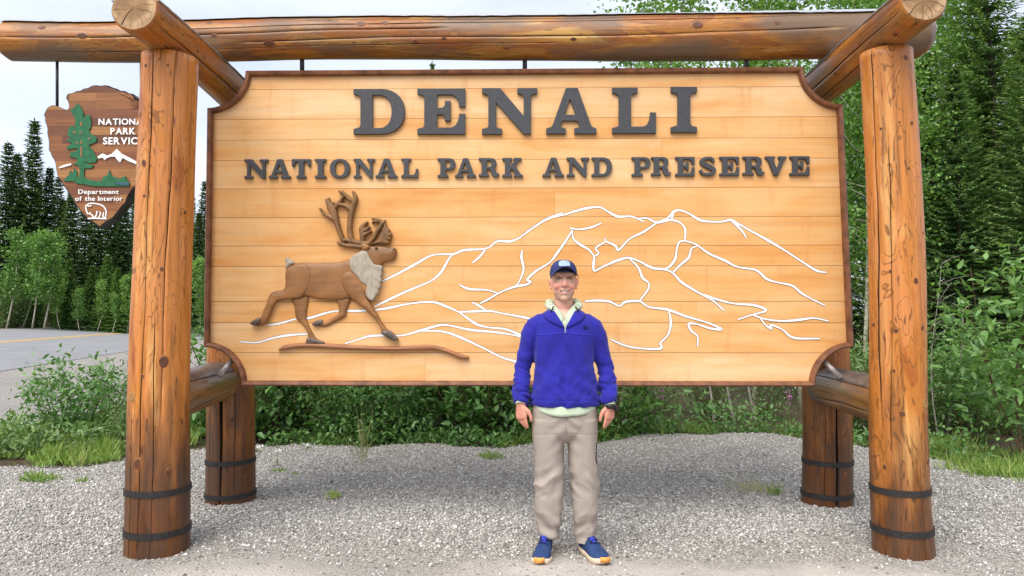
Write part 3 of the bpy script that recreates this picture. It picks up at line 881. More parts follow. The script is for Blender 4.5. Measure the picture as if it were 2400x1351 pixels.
def prism(poly, y0, front, back):
    """extruded polygon on the sign plane; front/back are distances toward the camera"""
    n = len(poly); V = []
    for h in (front, back):
        for x, z in poly: V.append((x, y0 + YAW * x - h, z))
    Fc = [tuple(range(n)), tuple(range(2 * n - 1, n - 1, -1))]
    for i in range(n):
        j = (i + 1) % n
        Fc.append((i, i + n, j + n, j))
    return V, Fc
def clip_band(poly, z0, z1, x0=None, x1=None):
    bm = bmesh.new()
    f = bm.faces.new([bm.verts.new((x, 0, z)) for x, z in poly])
    bmesh.ops.triangulate(bm, faces=[f])
    cuts = [((0, 0, z0), (0, 0, -1)), ((0, 0, z1), (0, 0, 1))]
    if x0 is not None: cuts.append(((x0, 0, 0), (-1, 0, 0)))
    if x1 is not None: cuts.append(((x1, 0, 0), (1, 0, 0)))
    for co, no in cuts:
        if not bm.faces: break
        bmesh.ops.bisect_plane(bm, geom=bm.verts[:] + bm.edges[:] + bm.faces[:], plane_co=co, plane_no=no, clear_outer=True)
    if bm.faces: bmesh.ops.dissolve_faces(bm, faces=bm.faces[:], use_verts=False)
    res = []
    for f in bm.faces:
        if f.calc_area() > 1e-5: res.append([(l.vert.co.x, l.vert.co.z) for l in f.loops])
    bm.free()
    return res
def curve_prism(loops, y0, base, depth, bev=0.0):
    """filled 2D outline with holes -> solid with bevelled front edge on the sign plane"""
    cu = bpy.data.curves.new('tmp', 'CURVE'); cu.dimensions = '2D'; cu.fill_mode = 'BOTH'
    cu.extrude = depth / 2 - bev; cu.bevel_depth = bev; cu.bevel_resolution = 1; cu.offset = -bev
    for lp in loops:
        sp = cu.splines.new('POLY'); sp.points.add(len(lp) - 1)
        for p, (x, z) in zip(sp.points, lp): p.co = (x, z, 0, 1)
        sp.use_cyclic_u = True
    ob = bpy.data.objects.new('tmp', cu)
    me = bpy.data.meshes.new_from_object(ob)
    V = np.array([v.co[:] for v in me.vertices]); Fc = [p.vertices[:] for p in me.polygons]
    bpy.data.objects.remove(ob); bpy.data.curves.remove(cu); bpy.data.meshes.remove(me)
    W = np.stack([V[:, 0], y0 + YAW * V[:, 0] - base - depth / 2 - V[:, 2], V[:, 1]], 1)
    return W, Fc

# ------------------------------------------------------------------ the big board
BY = 5.10
def bp(px, py):
    v = PB(px, py, BY); return (v.x, v.z)
tl, tr, brc, blc = bp(492, 170), bp(1969, 160), bp(1999, 906), bp(479, 904)
SIGN = empty('park_sign', (0.12, BY, bp(1200, 905)[1]))
tag(SIGN, 'wide honey coloured plank board with dark raised DENALI lettering', 'sign')
def lerp2(a, b2, t): return (a[0] + (b2[0] - a[0]) * t, a[1] + (b2[1] - a[1]) * t)
CUT = 0.268
def board_outline(inset):
    """outline with a concave quarter round at every corner"""
    xs0 = lambda z: tl[0] + (blc[0] - tl[0]) * (tl[1] - z) / (tl[1] - blc[1]) + inset
    xs1 = lambda z: tr[0] + (brc[0] - tr[0]) * (tr[1] - z) / (tr[1] - brc[1]) - inset
    zt = lambda x: tl[1] + (tr[1] - tl[1]) * (x - tl[0]) / (tr[0] - tl[0]) - inset
    zb = lambda x: blc[1] + (brc[1] - blc[1]) * (x - blc[0]) / (brc[0] - blc[0]) + inset
    R = CUT + inset * 0.0
    pts = []
    n = 14
    r = CUT + inset
    def corner(cx, cz, a0, a1):
        # arc about the true corner, radius r, limited to the inset edges
        da = math.asin(inset / r)
        a0 = a0 + (da if a1 > a0 else -da); a1 = a1 - (da if a1 > a0 else -da)
        return [(cx + r * math.cos(a0 + (a1 - a0) * i / n), cz + r * math.sin(a0 + (a1 - a0) * i / n)) for i in range(n + 1)]
    H = math.pi / 2
    pts += corner(tl[0], tl[1], -H, 0)            # left edge -> top edge
    pts += corner(tr[0], tr[1], -math.pi, -H)     # top edge -> right edge
    pts += corner(brc[0], brc[1], H, math.pi)     # right edge -> bottom edge
    pts += corner(blc[0], blc[1], 0, H)           # bottom -> left
    return pts
outer, inner = board_outline(0.0), board_outline(0.036)
# planks
seams = [168, 207, 277, 326, 374, 441, 509, 576, 624, 707, 757, 827, 899]
zsm = [bp(1240, p)[1] for p in seams]
butt = {0: [0.05], 2: [-1.1, 1.2], 3: [1.05], 4: [-0.9], 5: [0.3, 1.75], 6: [-1.6], 7: [0.9], 8: [-0.55, 1.45], 9: [1.28], 10: [-1.5, 0.85], 11: [-0.6, 1.35]}
panel = board_outline(0.012)
for i in range(12):
    z1, z0 = zsm[i] - 0.0013, zsm[i + 1] + 0.0013
    if i == 0: z1 = 99
    if i == 11: z0 = -99
    xsb = [-99] + sorted(butt.get(i, [])) + [99]
    if i % 3 != 0: xsb = [-99] + sorted(butt.get(i, []))[:1] + [99]
    if i in (1, 6, 7): xsb = [-99, 99]
    for k in range(len(xsb) - 1):
        for poly in clip_band(panel, z0, z1, xsb[k] + 0.0004, xsb[k + 1] - 0.0004):
            V, Fc = prism(poly, BY, 0.0, -0.035)
            part('plank', V, Fc, PLANK, SIGN)
V, Fc = prism(board_outline(0.016), BY, -0.0355, -0.07)
part('backing_panel', V, Fc, BACKING, SIGN)
# border moulding: eight pieces
n = 15
segs = []
N4 = len(outer)
def border_piece(i0, i1):
    o = [outer[i % N4] for i in range(i0, i1 + 1)]; q = [inner[i % N4] for i in range(i0, i1 + 1)]
    m1 = [lerp2(a, b2, 0.30) for a, b2 in zip(o, q)]; m2 = [lerp2(a, b2, 0.78) for a, b2 in zip(o, q)]
    V = []; prof = [(o, -0.075), (o, 0.030), (m1, 0.042), (m2, 0.036), (q, 0.012), (q, -0.002)]
    k = len(prof)
    for a in range(len(o)):
        for pl, h in prof:
            x, z = pl[a]; V.append((x, BY + YAW * x - h, z))
    Fc = []
    for a in range(len(o) - 1):
        for b2 in range(k):
            c2 = (b2 + 1) % k
            Fc.append((a * k + b2, a * k + c2, (a + 1) * k + c2, (a + 1) * k + b2))
    Fc.append(tuple(range(k))[::-1]); Fc.append(tuple((len(o) - 1) * k + t for t in range(k)))
    ob = part('border_moulding', V, Fc, BORDER, SIGN)
    return ob
for c in range(4):
    border_piece(c * n, c * n + n - 1)
    border_piece(c * n + n - 1, c * n + n)
# hanger rods
def tube_verts(pts, radii, n=10):
    pts = [Vector(p) for p in pts]; V = []; Fc = []
    if not isinstance(radii, (list, tuple, np.ndarray)): radii = [radii] * len(pts)
    for i, p in enumerate(pts):
        t = (pts[min(i + 1, len(pts) - 1)] - pts[max(i - 1, 0)]).normalized()
        ref = Vector((0, 1, 0)) if abs(t.y) < 0.9 else Vector((1, 0, 0))
        x = t.cross(ref).normalized(); y = t.cross(x)
        for k in range(n):
            a = k / n * 6.28319
            V.append(p + (x * math.cos(a) + y * math.sin(a)) * radii[i])
    for i in range(len(pts) - 1):
        for k in range(n):
            k2 = (k + 1) % n
            Fc.append((i * n + k, i * n + k2, (i + 1) * n + k2, (i + 1) * n + k))
    Fc.append(tuple(range(n))[::-1]); Fc.append(tuple((len(pts) - 1) * n + k for k in range(n)))
    return V, Fc
for px in (708, 1230, 1750):
    a = PB(px, 175, BY + 0.03); b2 = PB(px, 120, BY + 0.03)
    V, Fc = tube_verts([a, b2], 0.0165); part('hanger_rod', V, Fc, STEEL, SIGN, True)
for (p, q) in (((549, 838), (514, 882)), ((1922, 838), (1972, 888))):
    a = PB(p[0], p[1], BY + 0.04); b2 = PB(q[0], q[1], BY - 0.06)
    V, Fc = tube_verts([a, b2], 0.019); part('brace_pipe', V, Fc, BRACE, SIGN, True)

# lettering: slab serif outlines on a 100 high grid
def arc(cx, cy, rx, ry, a0, a1, n=14):
    return [(cx + rx * math.copysign(abs(math.cos(t)) ** 0.9, math.cos(t)), cy + ry * math.copysign(abs(math.sin(t)) ** 0.9, math.sin(t))) for t in [math.radians(a0 + (a1 - a0) * i / n) for i in range(n + 1)]]
def S_outline():
    c = [(79, 70), (72, 88), (48, 92), (24, 84), (20, 69), (38, 56), (62, 45), (80, 31), (74, 13), (48, 7), (22, 13), (12, 31)]
    w = [15, 15, 15, 19, 23, 25, 25, 23, 19, 15, 15, 16]
    a, b2 = ribbon(c, w, False, 5)
    A = a.tolist(); B = b2.tolist()
    return [A + [(2, 36), (2, 0), (12, 2)][0:0] + B[::-1]]
GLYPH = {
 'I': [[(0,0),(58,0),(58,12),(46,15),(43,20),(43,80),(46,85),(58,88),(58,100),(0,100),(0,88),(12,85),(15,80),(15,20),(12,15),(0,12)]],
 'D': [[(0,0),(55,0)] + arc(58,50,54,50,-88,88) + [(55,100),(0,100),(0,88),(12,85),(15,80),(15,20),(12,15),(0,12)], ([(42,14),(55,14)] + arc(56,50,27,36,-86,86) + [(55,86),(42,86)])[::-1]],
 'E': [[(0,0),(104,0),(104,45),(91,45),(89,32),(83,20),(74,15),(43,15),(43,43),(54,43),(59,39),(60,29),(72,29),(72,73),(60,73),(59,63),(54,58),(43,58),(43,86),(74,86),(83,82),(89,72),(91,60),(104,60),(104,100),(0,100),(0,88),(12,85),(15,80),(15,20),(12,15),(0,12)]],
 'N': [[(0,0),(44,0),(44,12),(34,14),(31,18),(31,68),(92,0),(108,0),(108,82),(111,86),(122,88),(122,100),(78,100),(78,88),(88,86),(92,82),(92,40),(40,100),(0,100),(0,88),(11,86),(14,82),(14,18),(11,14),(0,12)]],
 'A': [[(0,0),(46,0),(46,12),(36,14),(34,18),(38,28),(74,28),(78,18),(76,14),(66,12),(66,0),(118,0),(118,12),(109,15),(105,20),(74,100),(46,100),(15,20),(11,15),(0,12)], [(43,42),(69,42),(56,76)][::-1]],
 'L': [[(0,0),(100,0),(100,46),(87,46),(85,30),(79,19),(70,15),(43,15),(43,80),(46,85),(58,88),(58,100),(0,100),(0,88),(12,85),(15,80),(15,20),(12,15),(0,12)]],
 'T': [[(26,0),(76,0),(76,12),(68,15),(65,20),(65,86),(76,86),(84,80),(88,62),(101,62),(101,100),(1,100),(1,62),(14,62),(18,80),(26,86),(37,86),(37,20),(34,15),(26,12)]],
 'O': [arc(52,50,52,52,0,354,40), arc(52,50,25,38,0,354,32)[::-1]],
 'P': [[(0,0),(56,0),(56,12),(46,15),(43,20),(43,38),(60,38)] + arc(60,69,34,31,-85,85) + [(60,100),(0,100),(0,88),(12,85),(15,80),(15,20),(12,15),(0,12)], ([(43,51),(58,51)] + arc(57,68.5,11,17.5,-80,80) + [(58,86),(43,86)])[::-1]],
 'R': [[(0,0),(54,0),(54,12),(46,15),(43,20),(43,40),(54,40),(62,34),(66,14),(74,2),(88,-3),(102,2),(108,12),(107,20),(99,17),(95,20),(92,34),(84,43)] + arc(60,72,34,28,-45,85) + [(60,100),(0,100),(0,88),(12,85),(15,80),(15,20),(12,15),(0,12)], ([(43,53),(58,53)] + arc(57,69.5,11,16.5,-80,80) + [(58,86),(43,86)])[::-1]],
 'K': [[(0,0),(54,0),(54,12),(46,15),(43,20),(43,32),(53,43),(72,16),(70,13),(64,12),(64,0),(114,0),(114,12),(104,14),(71,60),(92,84),(106,88),(106,100),(62,100),(62,88),(70,86),(43,54),(43,80),(46,85),(54,88),(54,100),(0,100),(0,88),(12,85),(15,80),(15,20),(12,15),(0,12)]],
 'V': [[(46,0),(68,0),(102,82),(106,86),(114,88),(114,100),(70,100),(70,88),(79,86),(80,81),(63,36),(43,81),(44,86),(52,88),(52,100),(0,100),(0,88),(9,86),(13,82)]],
 'S': [[(p[0], p[1]) for p in S_outline()[0]]],
}
def place_letter(ch, x0, x1, y0, y1, depth, bev, mat):
    loops = GLYPH[ch]
    a = np.vstack([np.array(l, float) for l in loops]); lo, hi = a.min(0), a.max(0)
    out = []
    for l in loops:
        l = np.array(l, float)
        px = x0 + (l[:, 0] - lo[0]) / (hi[0] - lo[0]) * (x1 - x0)
        py = y1 - (l[:, 1] - lo[1]) / (hi[1] - lo[1]) * (y1 - y0)
        out.append([bp(u, v) for u, v in zip(px, py)])
    V, Fc = curve_prism(out, BY, 0.001, depth, bev)
    return part('letter', V, Fc, mat, SIGN)
for ch, x0, x1, y0, y1 in (('D', 830, 950, 211, 317), ('E', 979, 1091, 210, 317), ('N', 1130, 1259, 209, 317), ('A', 1280, 1397, 209, 316), ('L', 1434, 1536, 208, 315), ('I', 1571, 1632, 206, 313)):
    place_letter(ch, x0, x1, y0, y1, 0.024, 0.003, LETTER)
sub = 'NATIONAL PARK AND PRESERVE'.replace(' ', '')
subx = [(60,155),(158,245),(250,325),(342,387),(402,482),(497,582),(585,672),(688,755),(833,905),(903,987),(998,1080),(1092,1175),(1253,1340),(1350,1440),(1450,1532),(1610,1686),(1688,1768),(1785,1862),(1880,1948),(1962,2040),(2055,2143),(2145,2230),(2243,2322)]
for ch, (a, b2) in zip(sub, subx):
    sh = -13.0 * (a - 60) / 2262
    place_letter(ch, 540 + a / 1.714, 540 + b2 / 1.714, 150 + (386 + sh) / 1.714, 150 + (463 + sh) / 1.714, 0.022, 0.0025, LETTER)

# mountain outline inlaid in white
Z2 = lambda p: (540 + p[0] / 2.7014, 420 + p[1] / 2.7014)
Z3 = lambda p: (1040 + p[0] / 2.5, 440 + p[1] / 2.5)
Z6 = lambda p: (580 + p[0] / 3.555, 440 + p[1] / 3.555)
ML = []
for l in ([(960,648),(1050,605),(1170,540),(1280,482),(1410,475),(1480,450),(1620,440),(1690,395),(1770,395),(1830,372),(1891,325),(2000,255),(2100,215)],
          [(915,808),(1000,765),(1130,705),(1260,650),(1330,595),(1380,510),(1410,475)],
          [(900,832),(1010,815),(1130,790),(1270,778),(1350,800),(1440,840),(1500,880),(1560,920),(1640,940),(1740,950),(1830,985),(1880,1005)],
          [(240,925),(310,915),(420,885),(500,880),(600,850),(680,835),(800,835),(905,831)], [(65,1030),(170,1035),(260,1010),(360,990),(490,980)],
          [(730,1040),(800,1020),(880,995),(980,990),(1090,990),(1200,960),(1330,925),(1400,930),(1520,955),(1680,970),(1780,985),(1900,1015)],
          [(1205,962),(1340,965),(1450,1000),(1600,1070),(1720,1130),(1820,1160),(1900,1200)],
          [(1445,842),(1550,838),(1640,835),(1720,850),(1880,880),(1950,900)], [(1533,782),(1570,800),(1615,830)], [(1535,530),(1580,490),(1615,445)]):
    ML.append([Z2(p) for p in l])
for l in ([(458,283),(600,190),(720,155),(820,125),(910,115),(960,140),(1020,170),(1100,170),(1172,200)],
          [(1145,182),(1190,180),(1250,205),(1330,190),(1390,210),(1415,250),(1412,308)],
          [(1255,203),(1310,180),(1350,140),(1390,135),(1440,155),(1500,190),(1560,200),(1630,200),(1680,190),(1730,215),(1800,255),(1900,310),(2000,370),(2100,435),(2180,485),(2240,498)],
          [(1348,145),(1340,168),(1332,188)], [(1685,195),(1720,225),(1755,265),(1770,292)],
          [(1248,207),(1170,260),(1090,300),(1025,365),(1005,340),(950,315),(948,297)], [(948,318),(890,355),(908,385),(882,403)],
          [(740,237),(790,245),(860,235),(920,210)],
          [(752,250),(760,300),(800,335),(850,365),(880,405),(878,440),(882,488),(930,465),(1010,430),(1080,412),(1140,430),(1220,470),(1290,480),(1340,500),(1400,560),(1500,620),(1580,665),(1640,720)],
          [(750,255),(710,320),(660,390),(620,440),(540,490),(490,540),(512,552),(480,570),(420,580),(340,610),(260,655),(215,678)],
          [(460,370),(455,410),(468,480),(445,545),(422,578)], [(95,572),(150,595),(250,600),(310,617)],
          [(1410,312),(1380,320),(1365,360),(1355,420),(1320,465),(1292,478)], [(1414,312),(1480,335),(1550,385),(1650,430),(1720,465),(1830,485),(1890,535),(1950,555),(2040,575),(2090,615),(2140,645),(2230,690)],
          [(1478,345),(1450,360),(1435,410),(1390,450),(1342,498)], [(1092,420),(1140,470),(1165,530),(1200,560),(1195,600),(1147,663)],
          [(830,665),(900,662),(970,668),(1030,695),(1060,672),(1145,665),(1200,700),(1310,715),(1420,755),(1540,790),(1628,830),(1560,825),(1480,800),(1435,800),(1450,840),(1485,870),(1487,930)],
          [(1320,727),(1330,790),(1315,860),(1270,910),(1270,943),(1150,942),(1060,925),(980,890)],
          [(1522,627),(1600,655),(1700,680),(1820,690),(1888,720),(1810,745),(1725,772)], [(1812,747),(1880,770),(1980,782),(2080,775),(2170,765),(2250,782)],
          [(1852,762),(1880,800),(1918,828),(1915,805),(1980,830),(2050,880),(2200,885)]):
    ML.append([Z3(p) for p in l])
for i, l in enumerate(ML):
    pts = [bp(*p) for p in l]
    a, b2 = ribbon(pts, [0.010] + [0.0140 + 0.0042 * math.sin(k * 2.1 + i) for k in range(len(pts) - 2)] + [0.010] if len(pts) > 2 else [0.012] * len(pts))
    k = len(a); h = 0.0007 + 0.00012 * i
    V = []; dd = (a - b2) / (np.linalg.norm(a - b2, axis=1)[:, None] + 1e-9) * 0.0028
    ao, bo = a + dd, b2 - dd
    for (x, z), hh in [(q, h) for q in a] + [(q, h) for q in b2] + [(q, h * 0.4) for q in ao] + [(q, h * 0.4) for q in bo]:
        V.append((x, BY + YAW * x - hh, z))
    Fc, mi = [], []
    for j in range(k - 1):
        Fc += [(j, j + 1, k + j + 1, k + j), (j, 2 * k + j, 2 * k + j + 1, j + 1), (k + j, k + j + 1, 3 * k + j + 1, 3 * k + j)]; mi += [0, 1, 1]
    part('mountain_line', V, Fc, [WHITE, GROOVE], SIGN, mat_idx=mi)

# the carved caribou
ANTLER = [
 ([(1010,472),(900,458),(868,425),(856,340),(866,240),(888,150),(905,95),(888,42)], [42,46,46,42,44,46,40,22]),
 ([(868,190),(830,158),(760,142),(712,132)], [44,36,28,16]), ([(872,112),(830,75),(800,50),(772,36)], [40,34,26,16]), ([(845,95),(820,60),(800,34)], [22,18,10]),
 ([(960,498),(860,488),(800,478),(756,460)], [34,34,30,14]), ([(805,450),(772,370),(748,290),(722,210),(700,165)], [36,38,44,62,66]),
 ([(700,185),(680,140),(664,105)], [50,34,18]), ([(722,262),(660,230),(612,180)], [44,30,16]), ([(700,165),(690,125),(684,92)], [36,24,12]), ([(740,165),(780,120),(800,90)], [34,30,22]),
 ([(962,450),(962,400),(960,350),(975,320),(1002,292)], [38,42,48,40,18]), ([(965,405),(1000,385),(1036,368)], [34,26,14]), ([(972,365),(1000,350),(1022,332)], [34,26,12]), ([(800,455),(830,440),(870,455)], [18,30,30]),
 ([(1015,470),(1050,430),(1085,370),(1125,300),(1090,275),(1045,262)], [34,32,32,36,30,14]), ([(1130,305),(1145,290),(1150,275)],[30,22,10]), ([(1090,290),(1060,285),(1045,300)], [24,18,8])]
ANT_POLY = [[(1030,482),(1090,440),(1130,350),(1155,298),(1168,330),(1185,348),(1195,360),(1188,380),(1210,385),(1208,410),(1190,410),(1204,432),(1190,445),(1172,442),(1192,462),(1172,478),(1120,472),(1070,474)]]
BODY = [(345,675),(375,645),(405,635),(470,625),(560,628),(640,628),(720,625),(780,622),(820,605),(865,600),(905,565),(945,535),(950,505),(962,478),(985,470),(1020,482),(1050,492),(1090,488),(1150,495),(1200,506),(1226,502),(1246,525),(1240,570),(1225,600),(1190,615),(1150,622),(1115,650),(1090,690),
        (1080,760),(1060,850),(1020,905),(1005,925),(1030,960),(1060,1010),(1090,1060),(1115,1110),(1150,1160),(1180,1190),(1220,1215),(1262,1270),(1200,1265),(1165,1240),(1130,1220),(1125,1195),(1105,1150),(1065,1090),(1020,1050),(975,1005),(920,965),(880,935),
        (850,920),(800,935),(720,940),(640,935),(560,920),(510,905),(480,905),(440,925),(370,930),(300,935),(255,950),(225,985),(205,1030),(180,1085),(165,1120),(140,1145),(95,1155),(40,1135),(65,1110),(100,1090),(125,1075),(140,1030),(165,980),(180,925),(205,880),(240,865),(300,855),(320,835),(328,790),(325,740),(330,700)]
FARHIND = [(375,925),(500,900),(508,960),(495,1030),(495,1090),(510,1140),(540,1200),(580,1260),(635,1283),(640,1300),(510,1300),(500,1280),(510,1255),(505,1210),(480,1165),(445,1125),(410,1090),(400,1030),(395,985)]
FARFORE = [(750,925),(858,920),(842,985),(825,1040),(825,1065),(790,1090),(740,1115),(690,1145),(640,1160),(575,1155),(545,1140),(580,1110),(620,1103),(650,1115),(700,1090),(750,1060),(765,1040),(762,990)]
HAUNCH = [(336,700),(352,672),(400,650),(460,640),(515,660),(545,710),(540,770),(520,830),(490,880),(450,915),(370,926),(300,931),(258,945),(232,978),(212,1028),(190,1080),(172,1116),(142,1140),(128,1110),(146,1034),(170,984),(186,928),(210,885),(242,871),(303,860),(326,838),(334,792),(331,742)]
FORELEG = [(800,740),(850,700),(900,720),(950,790),(985,850),(1000,915),(1026,962),(1056,1012),(1086,1062),(1111,1112),(1146,1162),(1172,1192),(1130,1195),(1109,1148),(1069,1088),(1024,1046),(979,1000),(924,960),(880,930),(840,890),(800,820)]
MANEP = [(960,535),(1000,535),(1025,580),(1060,640),(1100,650),(1128,655),(1134,680),(1124,700),(1132,730),(1120,745),(1126,780),(1112,795),(1116,830),(1100,845),(1098,880),(1078,895),(1070,920),(1042,945),(1010,920),(995,880),(1005,820),(960,790),(925,740),(875,690),(865,605),(905,565)]
TAIL = [(325,585),(350,588),(385,610),(405,637),(375,650),(345,678),(328,672),(331,630)]
EAR = [(958,490),(962,476),(985,470),(1015,484),(1030,500),(1010,520),(985,528),(966,512)]
HOOFS = [[(40,1135),(65,1110),(100,1088),(125,1098),(118,1125),(95,1150)], [(498,1278),(512,1250),(560,1258),(600,1272),(637,1284),(640,1301),(508,1300)], [(545,1140),(580,1110),(622,1102),(635,1120),(615,1145),(575,1153)], [(1126,1196),(1178,1188),(1222,1216),(1262,1271),(1200,1264),(1165,1240),(1130,1220)]]
def to_board(l): return np.array([bp(*Z6(p)) for p in l])
def smooth_poly(l, sub=3):
    l = np.asarray(l, float); n = len(l); out = []
    for i in range(n):
        a, b2, c, d = l[i - 1], l[i], l[(i + 1) % n], l[(i + 2) % n]
        for k in range(sub):
            t = k / sub
            out.append(0.5 * ((2 * b2) + (-a + c) * t + (2 * a - 5 * b2 + 4 * c - d) * t * t + (-a + 3 * b2 - 3 * c + d) * t ** 3))
    return np.array(out)
def tuft(q): return 0.0022 * np.sin(q[:, 0] * 300 + q[:, 1] * 420) * (0.5 + 0.5 * np.sin(q[:, 1] * 90))
CARI = None
def carve(name, polys, thick, rnd, mat, lift, parent, step=0.0055, edge=0.45, tex=None):
    V, Fc = relief(polys, thick, rnd, step, edge, tex)
    V[:, 1] += 0.0
    W = onto(V, BY, 0.0)
    # base wall reaches the board, top is raised by lift
    top = V[:, 1] > 1e-6
    W[top, 1] -= lift
    return part(name, W, Fc, mat, parent, True)
CARI = carve('caribou', [smooth_poly(to_board(BODY))], 0.040, 0.075, CARVE, 0.006, SIGN)
CARI['label'] = 'carved brown running caribou in relief'
carve('leg', [smooth_poly(to_board(FARHIND))], 0.026, 0.035, CARVE, 0.0, CARI)
carve('leg', [smooth_poly(to_board(FARFORE))], 0.026, 0.035, CARVE, 0.0, CARI)
carve('haunch', [smooth_poly(to_board(HAUNCH))], 0.050, 0.07, CARVE, 0.006, CARI, edge=0.75)
carve('leg', [smooth_poly(to_board(FORELEG))], 0.052, 0.05, CARVE, 0.004, CARI, edge=0.72)
carve('mane', [smooth_poly(to_board(MANEP), 2)], 0.050, 0.016, MANE, 0.004, CARI, edge=0.88, tex=tuft)
carve('tail', [smooth_poly(to_board(TAIL), 2)], 0.044, 0.02, MANE, 0.004, CARI, tex=tuft)
carve('ear', [smooth_poly(to_board(EAR), 2)], 0.054, 0.02, CARVE, 0.006, CARI, edge=0.8)
sc = 1 / 3.555
carve('antlers', [to_board(ribbon_poly(p, w, 4)) for p, w in ANTLER] + [smooth_poly(to_board(l), 1) for l in ANT_POLY], 0.036, 0.016, CARVE2, 0.008, CARI, step=0.0045, edge=0.55)
for l in HOOFS: carve('hoof', [smooth_poly(to_board(l), 2)], 0.058 if l[0][0] > 1000 or l[0][0] < 100 else 0.032, 0.015, HOOF, 0.004, CARI, edge=0.8)
carve('eye', [to_board(arc(1082, 508, 11, 8, 0, 340, 10))], 0.054, 0.006, EDGE, 0.003, CARI, step=0.002, edge=0.85)
carve('nostril', [to_board(arc(1225, 520, 8, 6, 0, 340, 8))], 0.034, 0.006, EDGE, 0.008, CARI, step=0.002, edge=0.85)
GST = [(310,1078),(350,1050),(440,1038),(600,1040),(800,1052),(1000,1058),(1130,1055),(1250,1047),(1340,1062),(1440,1100),(1500,1118),(1510,1130),(1495,1140),(1440,1130),(1380,1105),(1300,1085),(1200,1085),(1000,1088),(700,1078),(480,1068),(380,1078),(320,1086)]
carve('carved_ground', [smooth_poly(np.array([bp(*Z2(p)) for p in GST]))], 0.034, 0.018, GROUNDSTRIP, 0.004, SIGN, step=0.005)

# ------------------------------------------------------------------ hanging arrowhead
Z4 = lambda p: (90 + p[0] / 3.752, 190 + p[1] / 3.752)
AW = empty('arrowhead_sign', (bp(238, 540)[0], BY, bp(238, 545)[1]))
tag(AW, 'brown wooden arrowhead emblem with green tree hanging beside the left post', 'sign')
halfl = [(540,40),(500,34),(465,38),(430,58),(390,65),(362,82),(330,85),(290,104),(250,110),(235,145),(252,170),(262,200),(262,228),(252,246),(235,252),(205,240),(180,225),(150,216),(120,208),(90,220),(65,240),(52,270),(40,295),(52,322),(50,350),(64,385),(72,420),(70,455),(76,490),(84,525),(85,560),(83,600),(100,630),(110,660),(130,690),(142,720),(150,780),(165,850),(190,880),(215,920),(250,970),(290,1030),(318,1085),(350,1130),(388,1180),(430,1220),(490,1262),(540,1300)]
full = halfl + [(1080 - x + (6 if i % 3 == 0 else -4), y) for i, (x, y) in list(enumerate(halfl))[-2:0:-1]]
AO = [bp(*Z4(p)) for p in full]
def shrink(poly, k):
    c = np.mean(poly, 0); return [tuple(c + (np.array(p) - c) * k) for p in poly]
AI = shrink(AO, 0.972)
n = len(AO); V = []
for pl, h in ((AO, -0.085), (AO, -0.010), (AI, 0.001), (AI, -0.03)):
    for x, z in pl: V.append((x, BY + YAW * x - h, z))
Fc = []
for r in range(3):
    for i in range(n):
        j = (i + 1) % n; Fc.append((r * n + i, r * n + j, (r + 1) * n + j, (r + 1) * n + i))
Fc.append(tuple(range(n))); Fc.append(tuple(3 * n + i for i in range(n)))
part('chipped_rim', V, Fc, EDGE, AW)
zt, zb = bp(*Z4((540, 30)))[1], bp(*Z4((540, 1305)))[1]
NB = 17
rr = random.Random(4)
for i in range(NB):
    z1 = zt - (zt - zb) * i / NB; z0 = zt - (zt - zb) * (i + 1) / NB
    xc = sorted(rr.uniform(-3.3, -2.5) for _ in range(2)); xc = [-99] + (xc if xc[1] - xc[0] > 0.12 else xc[:1]) + [99]
    for k in range(len(xc) - 1):
        for poly in clip_band(AI, z0 + 0.0003, z1 - 0.0003, xc[k], xc[k + 1]):
            V, Fc = prism(poly, BY, 0.0015, -0.02)
            part('wood_strip', V, Fc, STRIP, AW)
def applique(name, pts, mat, h=0.010, parent=AW, base=0.001):
    V, Fc = curve_prism([[bp(*Z4(p)) for p in pts]], BY, base, h, 0.0015)
    return part(name, V, Fc, mat, parent)
TREE = [(350,200),(375,225),(385,245),(405,290),(400,325),(440,300),(465,310),(470,410),(450,440),(460,465),(520,505),(515,540),(450,570),(490,620),(500,650),(525,690),(510,720),(460,725),(405,715),(440,735),(490,745),(480,770),(410,775),(408,850),(450,870),(520,885),(565,880),(580,840),(605,840),(632,785),(650,840),(690,850),(720,870),(740,850),(770,840),(790,880),(810,900),(800,930),(640,930),(500,930),(420,915),(340,905),(320,885),(230,885),(240,860),(275,830),(285,790),(305,820),(320,770),(345,800),(350,850),(365,845),(370,780),(360,745),(310,735),(350,710),(350,685),(280,670),(290,630),(350,615),(350,595),(260,605),(255,580),(305,555),(265,535),(265,510),(300,510),(265,485),(270,430),(290,395),(335,410),(320,380),(335,365),(335,345),(310,300),(285,260),(320,240)]
applique('tree_emblem', TREE, GREEN)
for l in ([(376,365),(388,360),(392,395),(378,405)], [(308,452),(342,448),(342,460),(312,464)], [(372,450),(386,452),(386,468),(372,468)], [(378,525),(390,535),(390,562),(378,560)], [(338,545),(358,540),(358,554),(340,558)], [(446,508),(470,500),(468,514),(450,522)], [(378,580),(392,582),(390,670),(378,672)]):
    applique('tree_gap', l, GROUNDSTRIP, 0.0125)
applique('mountain_emblem', [(525,670),(570,640),(610,660),(650,645),(695,602),(740,645),(800,675),(890,725),(960,752),(960,768),(885,744),(800,710),(745,680),(725,720),(705,705),(680,670),(640,670),(605,684),(590,700),(570,677),(535,687)], WHITE)
applique('snow_patch', [(185,765),(235,740),(295,728),(297,742),(240,760),(190,772)], WHITE)
applique('river_emblem', [(670,905),(720,895),(805,900),(805,920),(730,918)], BLUE, 0.013)
